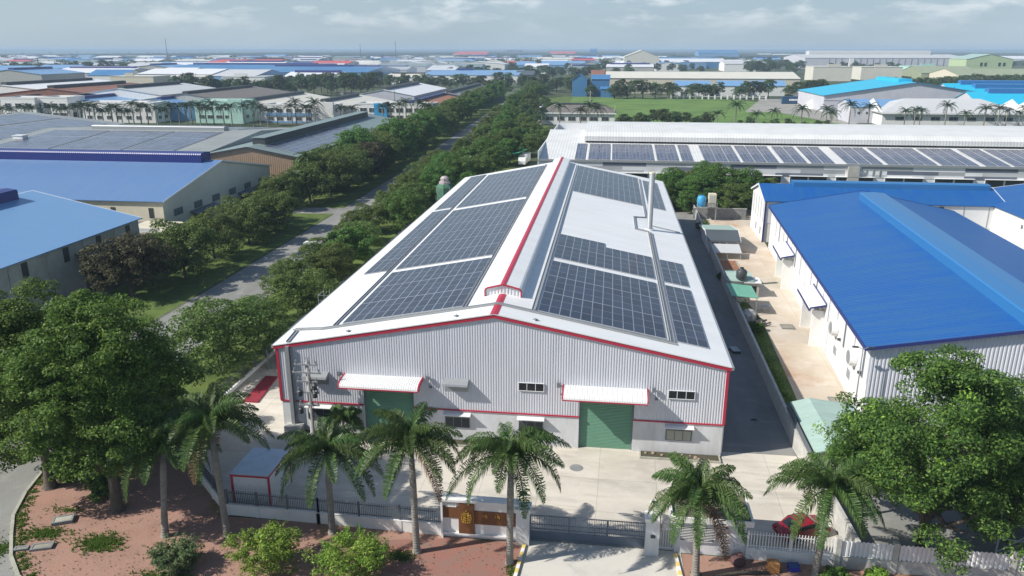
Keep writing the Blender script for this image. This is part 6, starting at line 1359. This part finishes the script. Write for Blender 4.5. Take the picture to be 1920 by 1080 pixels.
# filler halls of the far estate: bands at growing distance, each hall its own thing
q = random.Random(17)
FR = [('white', 'white_metal'), ('white', 'white_metal'), ('pale grey', 'light_grey_roof'), ('pale grey', 'light_grey_roof'), ('pale blue', 'pale_blue_roof'), ('pale blue', 'pale_blue_roof'), ('blue', 'far_blue'), ('cream', 'cream_roof'), ('grey-green', 'grey_green_roof'), ('white', 'white_metal'), ('pale blue', 'pale_blue_roof'), ('white', 'white_metal'), ('pale grey', 'light_grey_roof'), ('red', 'red_roof')]
bands = [(690, 'just beyond the left tree belt', (-640, -260)), (770, 'behind the first far halls', (-760, -480)), (960, 'behind the bright blue roofs', (-980, -180)), (1120, 'midway to the horizon', (-1100, 40)), (1310, 'beyond the smoke', (-1250, 90)), (1520, 'beyond the red roofs', (-1450, 230)), (1750, 'well behind the red roofs', (-1650, 330)), (2020, 'close under the horizon', (-1850, 430)), (2330, 'in the thin strip under the horizon', (-2050, 300)), (2620, 'on the horizon itself', (-2200, 160))]
plan = []
for y, bl, (xa, xb) in bands:
    x = xa
    while x < xb:
        w_ = q.uniform(35, 105); d_ = q.uniform(35, 80); cn, rm = FR[q.randrange(len(FR))]
        plan.append((bl, cn, rm, x, y + q.uniform(-30, 30), w_, d_, q.uniform(8, 12))); x += w_ + q.choice((8, 15, 30, 60))
cnt = {}
for bl, cn, rm, x, y, w_, d_, h_ in plan:
    k = cnt.get((bl, cn), 0); cnt[(bl, cn)] = k + 1
    lb = '%s %s roofed hall from the left, %s' % (ordw(k), cn, bl)
    ax = 'x' if q.random() < .7 else 'y'
    shed('far_hall', lb, 'factory', (x, y, 0), q.uniform(-.04, .04), w_, d_, h_, h_ + q.uniform(3, 5.5), ax, rm, q.choice(['plaster_white', 'plaster_white', 'lilac_wall', 'plaster_dirty', 'pale_blue_roof']), .5, (3, 2, 5, 5, 'navy_trim') if q.random() < .45 else None, 'halls of the far industrial estate')
for i, (px, py, y, h_) in enumerate(((313, 99, 1900, 62), (676, 100, 2200, 50), (742, 100, 2200, 58), (73, 128, 800, 26))):
    p = gp(px, py); k = y / p.y; t = thing('mast', ['thin mast on the left horizon', 'faint mast on the horizon left of the centre', 'thin mast near the horizon above the smoke', 'dark chimney pipe among the left white halls'][i], 'mast', (CAM.x + (p.x - CAM.x) * (y - CAM.y) / (p.y - CAM.y), y, 0)); mb = MB(); mb.cyl((0, 0, 0), 1.1 if i < 3 else .8, h_, 6, r2=.5); mb.build('shaft', 'slate_wall', t); box_part(t, 'base', 'concrete_wall', (-3, 3, -3, 3, 0, 1.5))
# smoke drifting left of the road
sm = MB()
for px, py, rx, rz_ in ((735, 124, 34, 9), (775, 121, 44, 11), (820, 118, 40, 10), (700, 127, 26, 7)):
    c = gp(px, py, 14); c = CAM + (c - CAM) * (900 / c.y)
    n = 14
    sm.lathe((c.x, c.y, max(1.5, c.z - rz_)), [(rx * math.sin(math.pi * i / n), rz_ * (1 - math.cos(math.pi * i / n))) for i in range(n + 1)], 18)
hm2 = bpy.data.materials.new('smoke'); hm2.use_nodes = True; n_ = hm2.node_tree.nodes; n_.remove(n_['Principled BSDF']); vol = n_.new('ShaderNodeVolumePrincipled'); vol.inputs['Color'].default_value = (.72, .82, .92, 1); vol.inputs['Density'].default_value = .0075
hm2.node_tree.links.new(vol.outputs[0], n_['Material Output'].inputs['Volume']); tag(sm.build('smoke', hm2), kind='stuff')

# ---- palms of the middle distance
pp = [palm('royal_palm', 'x', 120 + i, h, 1.2, 18, 5.4, .26, simple=True, leafm='frond_far') for i, h in enumerate((9.4, 8.6, 10.0))]
GP = 'palm row before the far offices'
pxs = [10, 27, 52, 66, 100, 117, 131, 150, 163, 172, 181, 196, 213, 222, 231, 243, 252, 266, 279, 297, 312, 322, 338, 352, 361, 377, 388, 402, 421, 436, 459, 477, 489, 503, 521, 548, 556, 575, 585, 592, 640, 662, 719, 733, 750, 762, 789, 797, 806]
for i, px in enumerate(pxs):
    p = gp(px, 238 - px * .006 + rng.uniform(-2, 3)); put(pp, rng.randrange(3), p.x, p.y, '%s palm from the left in the palm row before the far offices' % ordw(i), GP, rng.uniform(.85, 1.12))
GR = 'palms behind the long white hall'
for i, (px, py) in enumerate([(1016, 240), (1049, 240), (1088, 241), (1105, 242), (1120, 240), (1344, 240), (1378, 236), (1416, 243), (1449, 238), (1500, 243), (1547, 240), (1556, 243), (1590, 242), (1626, 240), (1694, 240), (1712, 242), (1722, 243), (1770, 240), (1806, 241), (1843, 240), (1868, 243), (1884, 240), (1908, 242), (1918, 243)]):
    p = gp(px, py); put(pp, rng.randrange(3), p.x, p.y, '%s palm from the left in the loose row behind the long white hall' % ordw(i), GR, rng.uniform(.8, 1.05))
# ---- trees of the middle and far distance
ft = [tree_proto('far_tree', 'x', 'tree', 140 + i, h, r, hc, lb, 9, 22, lf, cr, 'leaf_far', .35) for i, (h, r, hc, lb, lf, cr) in enumerate(((12, 5.5, 9.0, 10, .95, 1.3), (10, 6.0, 8.0, 10, .95, 1.4), (14, 5.0, 11, 10, .95, 1.2)))]
def belt(n, px0, px1, py0, py1, label, group, s0=.8, s1=1.25, sd=0):
    q_ = random.Random(sd + n)
    for i in range(n):
        p = gp(px0 + (px1 - px0) * (i + q_.uniform(-.4, .4)) / max(1, n - 1), q_.uniform(py0, py1)); put(ft, q_.randrange(3), p.x, p.y, label, group, q_.uniform(s0, s1))
belt(26, 5, 235, 136, 141, 'tree of the dense dark belt behind the left rust and white halls', 'trees of the left belt', 1.0, 1.6)
belt(34, 335, 700, 172, 180, 'tall tree of the belt between the estate halls and bright blue roofs', 'trees of the middle belt', .9, 1.4)
belt(16, 480, 690, 160, 166, 'tree at the rear of the belt before the bright blue roofs', 'trees behind the middle belt', .9, 1.3)
belt(26, 700, 985, 163, 172, 'tree of the belt between the white roofed hall and the pale blue hall', 'trees of the belt left of the road', .8, 1.25)
belt(18, 830, 1010, 140, 147, 'tree behind the pale blue hall left of the road', 'trees behind the pale blue hall', .9, 1.3)
belt(30, 960, 1210, 132, 150, 'tree of the wood where the road meets the far estate', 'trees at the far end of the road', 1.0, 1.6)
belt(14, 1000, 1110, 165, 182, 'roadside tree left of the bright blue buildings', 'trees at the field corner', .9, 1.3)
fieldtrees = [1152, 1163, 1176, 1190, 1205, 1228, 1252, 1262, 1298, 1310, 1322, 1335, 1346, 1385, 1398, 1412, 1424, 1440, 1478, 1492, 1508, 1520, 1538, 1552]
for i, px in enumerate(fieldtrees):
    p = gp(px, 184.5 + rng.uniform(-1, .8)); put(ft, rng.randrange(3), p.x, p.y, '%s tree from the left in the row across the green field' % ordw(i), 'row of trees across the green field', rng.uniform(.85, 1.2))
belt(16, 1160, 1330, 236, 243, 'bushy tree at the near edge of the green field', 'bushy trees at the near edge of the field', .4, .68, 3)
belt(10, 1380, 1545, 240, 246, 'low bushy tree among palms at the near right edge of the field', 'bushy trees at the near right edge of the field', .3, .5, 5)
belt(12, 985, 1030, 205, 236, 'tree between the road and the hip roofed house row', 'trees beside the house row', .5, .8, 1)
belt(14, 1655, 1790, 168, 175, 'tree behind the cyan hall and before the cream stepped blocks', 'trees behind the cyan hall', .9, 1.2, 2)
belt(12, 1800, 1925, 160, 166, 'tree behind the cyan halls at right edge', 'trees behind the cyan halls', .9, 1.2, 4)
belt(20, 1395, 1500, 128, 142, 'tree in the green patch left of the huge pale hall', 'trees left of the huge pale hall', 1.1, 1.8, 2)
belt(14, 1560, 1690, 133, 137, 'tree in front of the huge pale hall', 'trees before the huge pale hall', 1.0, 1.5, 7)
belt(10, 1200, 1310, 134, 140, 'tree of the dark hedge below the white and blue hall', 'trees below the white and blue hall', .9, 1.3, 8)
# scattered trees of the far estate, too many and too small to count: one mass
q_ = random.Random(77); cq = np.concatenate(crown_mesh(78, 6.5, 9, 6, 4, 7, 2.3, 2.2)[0].q); FL = Leaves()
def scatter(n, px0, px1, py0, py1):
    for i in range(n):
        p = gp(q_.uniform(px0, px1), q_.uniform(py0, py1)); k = q_.uniform(.9, 1.8); a = q_.uniform(0, 6.28); ca, sa = math.cos(a) * k, math.sin(a) * k
        FL.q.append(np.stack([p.x + cq[..., 0] * ca - cq[..., 1] * sa, p.y + cq[..., 0] * sa + cq[..., 1] * ca, cq[..., 2] * k + .5], -1))
scatter(190, 0, 1000, 112, 130); scatter(210, 0, 1180, 100, 112); scatter(70, 1180, 1500, 106, 128); scatter(50, 1650, 1930, 108, 128); scatter(40, 900, 1180, 112, 134)
tag(FL.build('distant_trees', 'leaf_far'), kind='stuff')
for px, py, lb in ((312, 174, 'lone round tree standing on the roofscape beside the white flat block'), (757, 160, 'round dark bush-like tree before the pale low hall'), (712, 150, 'brownish tree at right end of the bright blue roofs')):
    p = gp(px, py); put(ft, 1, p.x, p.y, lb, None, 1.0)
# road traffic
def truck(name, label, x, y, rz_, s=1.0, cargo='galv', boxed=True):
    t = thing(name, label, 'truck', (x, y, 0), rz_); t.scale = (s,) * 3
    cb = MB(); cb.prism([(-.1, .5), (1.75, .5), (1.8, 1.4), (1.5, 2.35), (-.1, 2.4)], 'x', -1.0, 1.0); cb.v = [(v[0], -v[1] - 2.3, v[2]) for v in cb.v]; cab = cb.build('cab', 'white_paint', t)
    mb = MB(); mb.face([(-.85, -3.98, 1.55), (.85, -3.98, 1.55), (.85, -3.82, 2.2), (-.85, -3.82, 2.2)]); mb.build('windscreen', 'dark_glass', cab)
    if boxed: box_part(t, 'cargo_box', cargo, (-1.1, 1.1, -2.05, 3.2, .75, 2.9))
    else: box_part(t, 'flat_bed', cargo, (-1.1, 1.1, -2.05, 3.2, .75, .9), (-1.1, -1.04, -2.05, 3.2, .902, 1.5), (1.04, 1.1, -2.05, 3.2, .902, 1.5), (-1.03, 1.03, 3.14, 3.2, .902, 1.5), (-1.03, 1.03, -2.05, -1.95, .902, 2.2))
    for x_ in (-.9, .9):
        for y_ in (-3.1, 2.2): mb = MB(); mb.tube([(x_ - .14, y_, .45), (x_ + .14, y_, .45)], .45, 14); mb.build('wheel', 'tyre', t)
    return t
truck('flatbed_truck', 'grey flatbed truck driving on the road between the tree rows', -43.6, 62.5, R(183), 1.0, 'galv', False)
truck('box_truck', 'white box truck parked behind the left rear corner of the hall', -17.5, 185, R(-5), 1.15, 'light_grey_roof', True)
a = gp(972, 297); t = thing('green_tarpaulin', 'bright green tarpaulin canopy under the trees beside the white box truck', 'tarpaulin', (-21.0, 186, 0), R(-10)); mb = MB(); mb.prism([(-3, 3.0), (3, 4.2), (3, 4.3), (-3, 3.1)], 'y', -5, 5); mb.build('sheet', 'tarp_green', t)
for x in (-2.9, 2.8):
    for y in (-4.8, 4.8): box_part(t, 'post', 'galv', (x, x + .1, y, y + .1, 0, 3.05))
t = thing('street_lamp', 'slim lamp post with white globe beyond the left roof edge', 'street lamp', (-29.1, 150, 0)); mb = MB(); mb.cyl((0, 0, 0), .09, 6.4, 8); mb.build('pole', 'galv', t); mb = MB(); mb.lathe((0, 0, 6.4), [(.1, 0), (.35, .25), (.35, .5), (.01, .75)], 10); mb.build('globe', 'white_paint', t)
for i, (px, y, h_) in enumerate(((1108 / 1, 430, 11), (905, 430, 11), (640, 380, 12), (738, 400, 12))):
    p = gp(px, 150); k = (y - CAM.y) / (p.y - CAM.y); t = thing('utility_pole', ['utility pole by the wood at the far end of the road', 'utility pole before the pale blue hall', 'pale utility pole before the tall tree belt', 'pale utility pole left of the white striped hall'][i], 'power pole', (CAM.x + (p.x - CAM.x) * k, y, 0)); mb = MB(); mb.cyl((0, 0, 0), .3, h_, 8); mb.build('pole', 'concrete_pole', t); box_part(t, 'cross_arm', 'galv', (-1.4, 1.4, -.4, -.31, h_ - 1, h_ - .8))
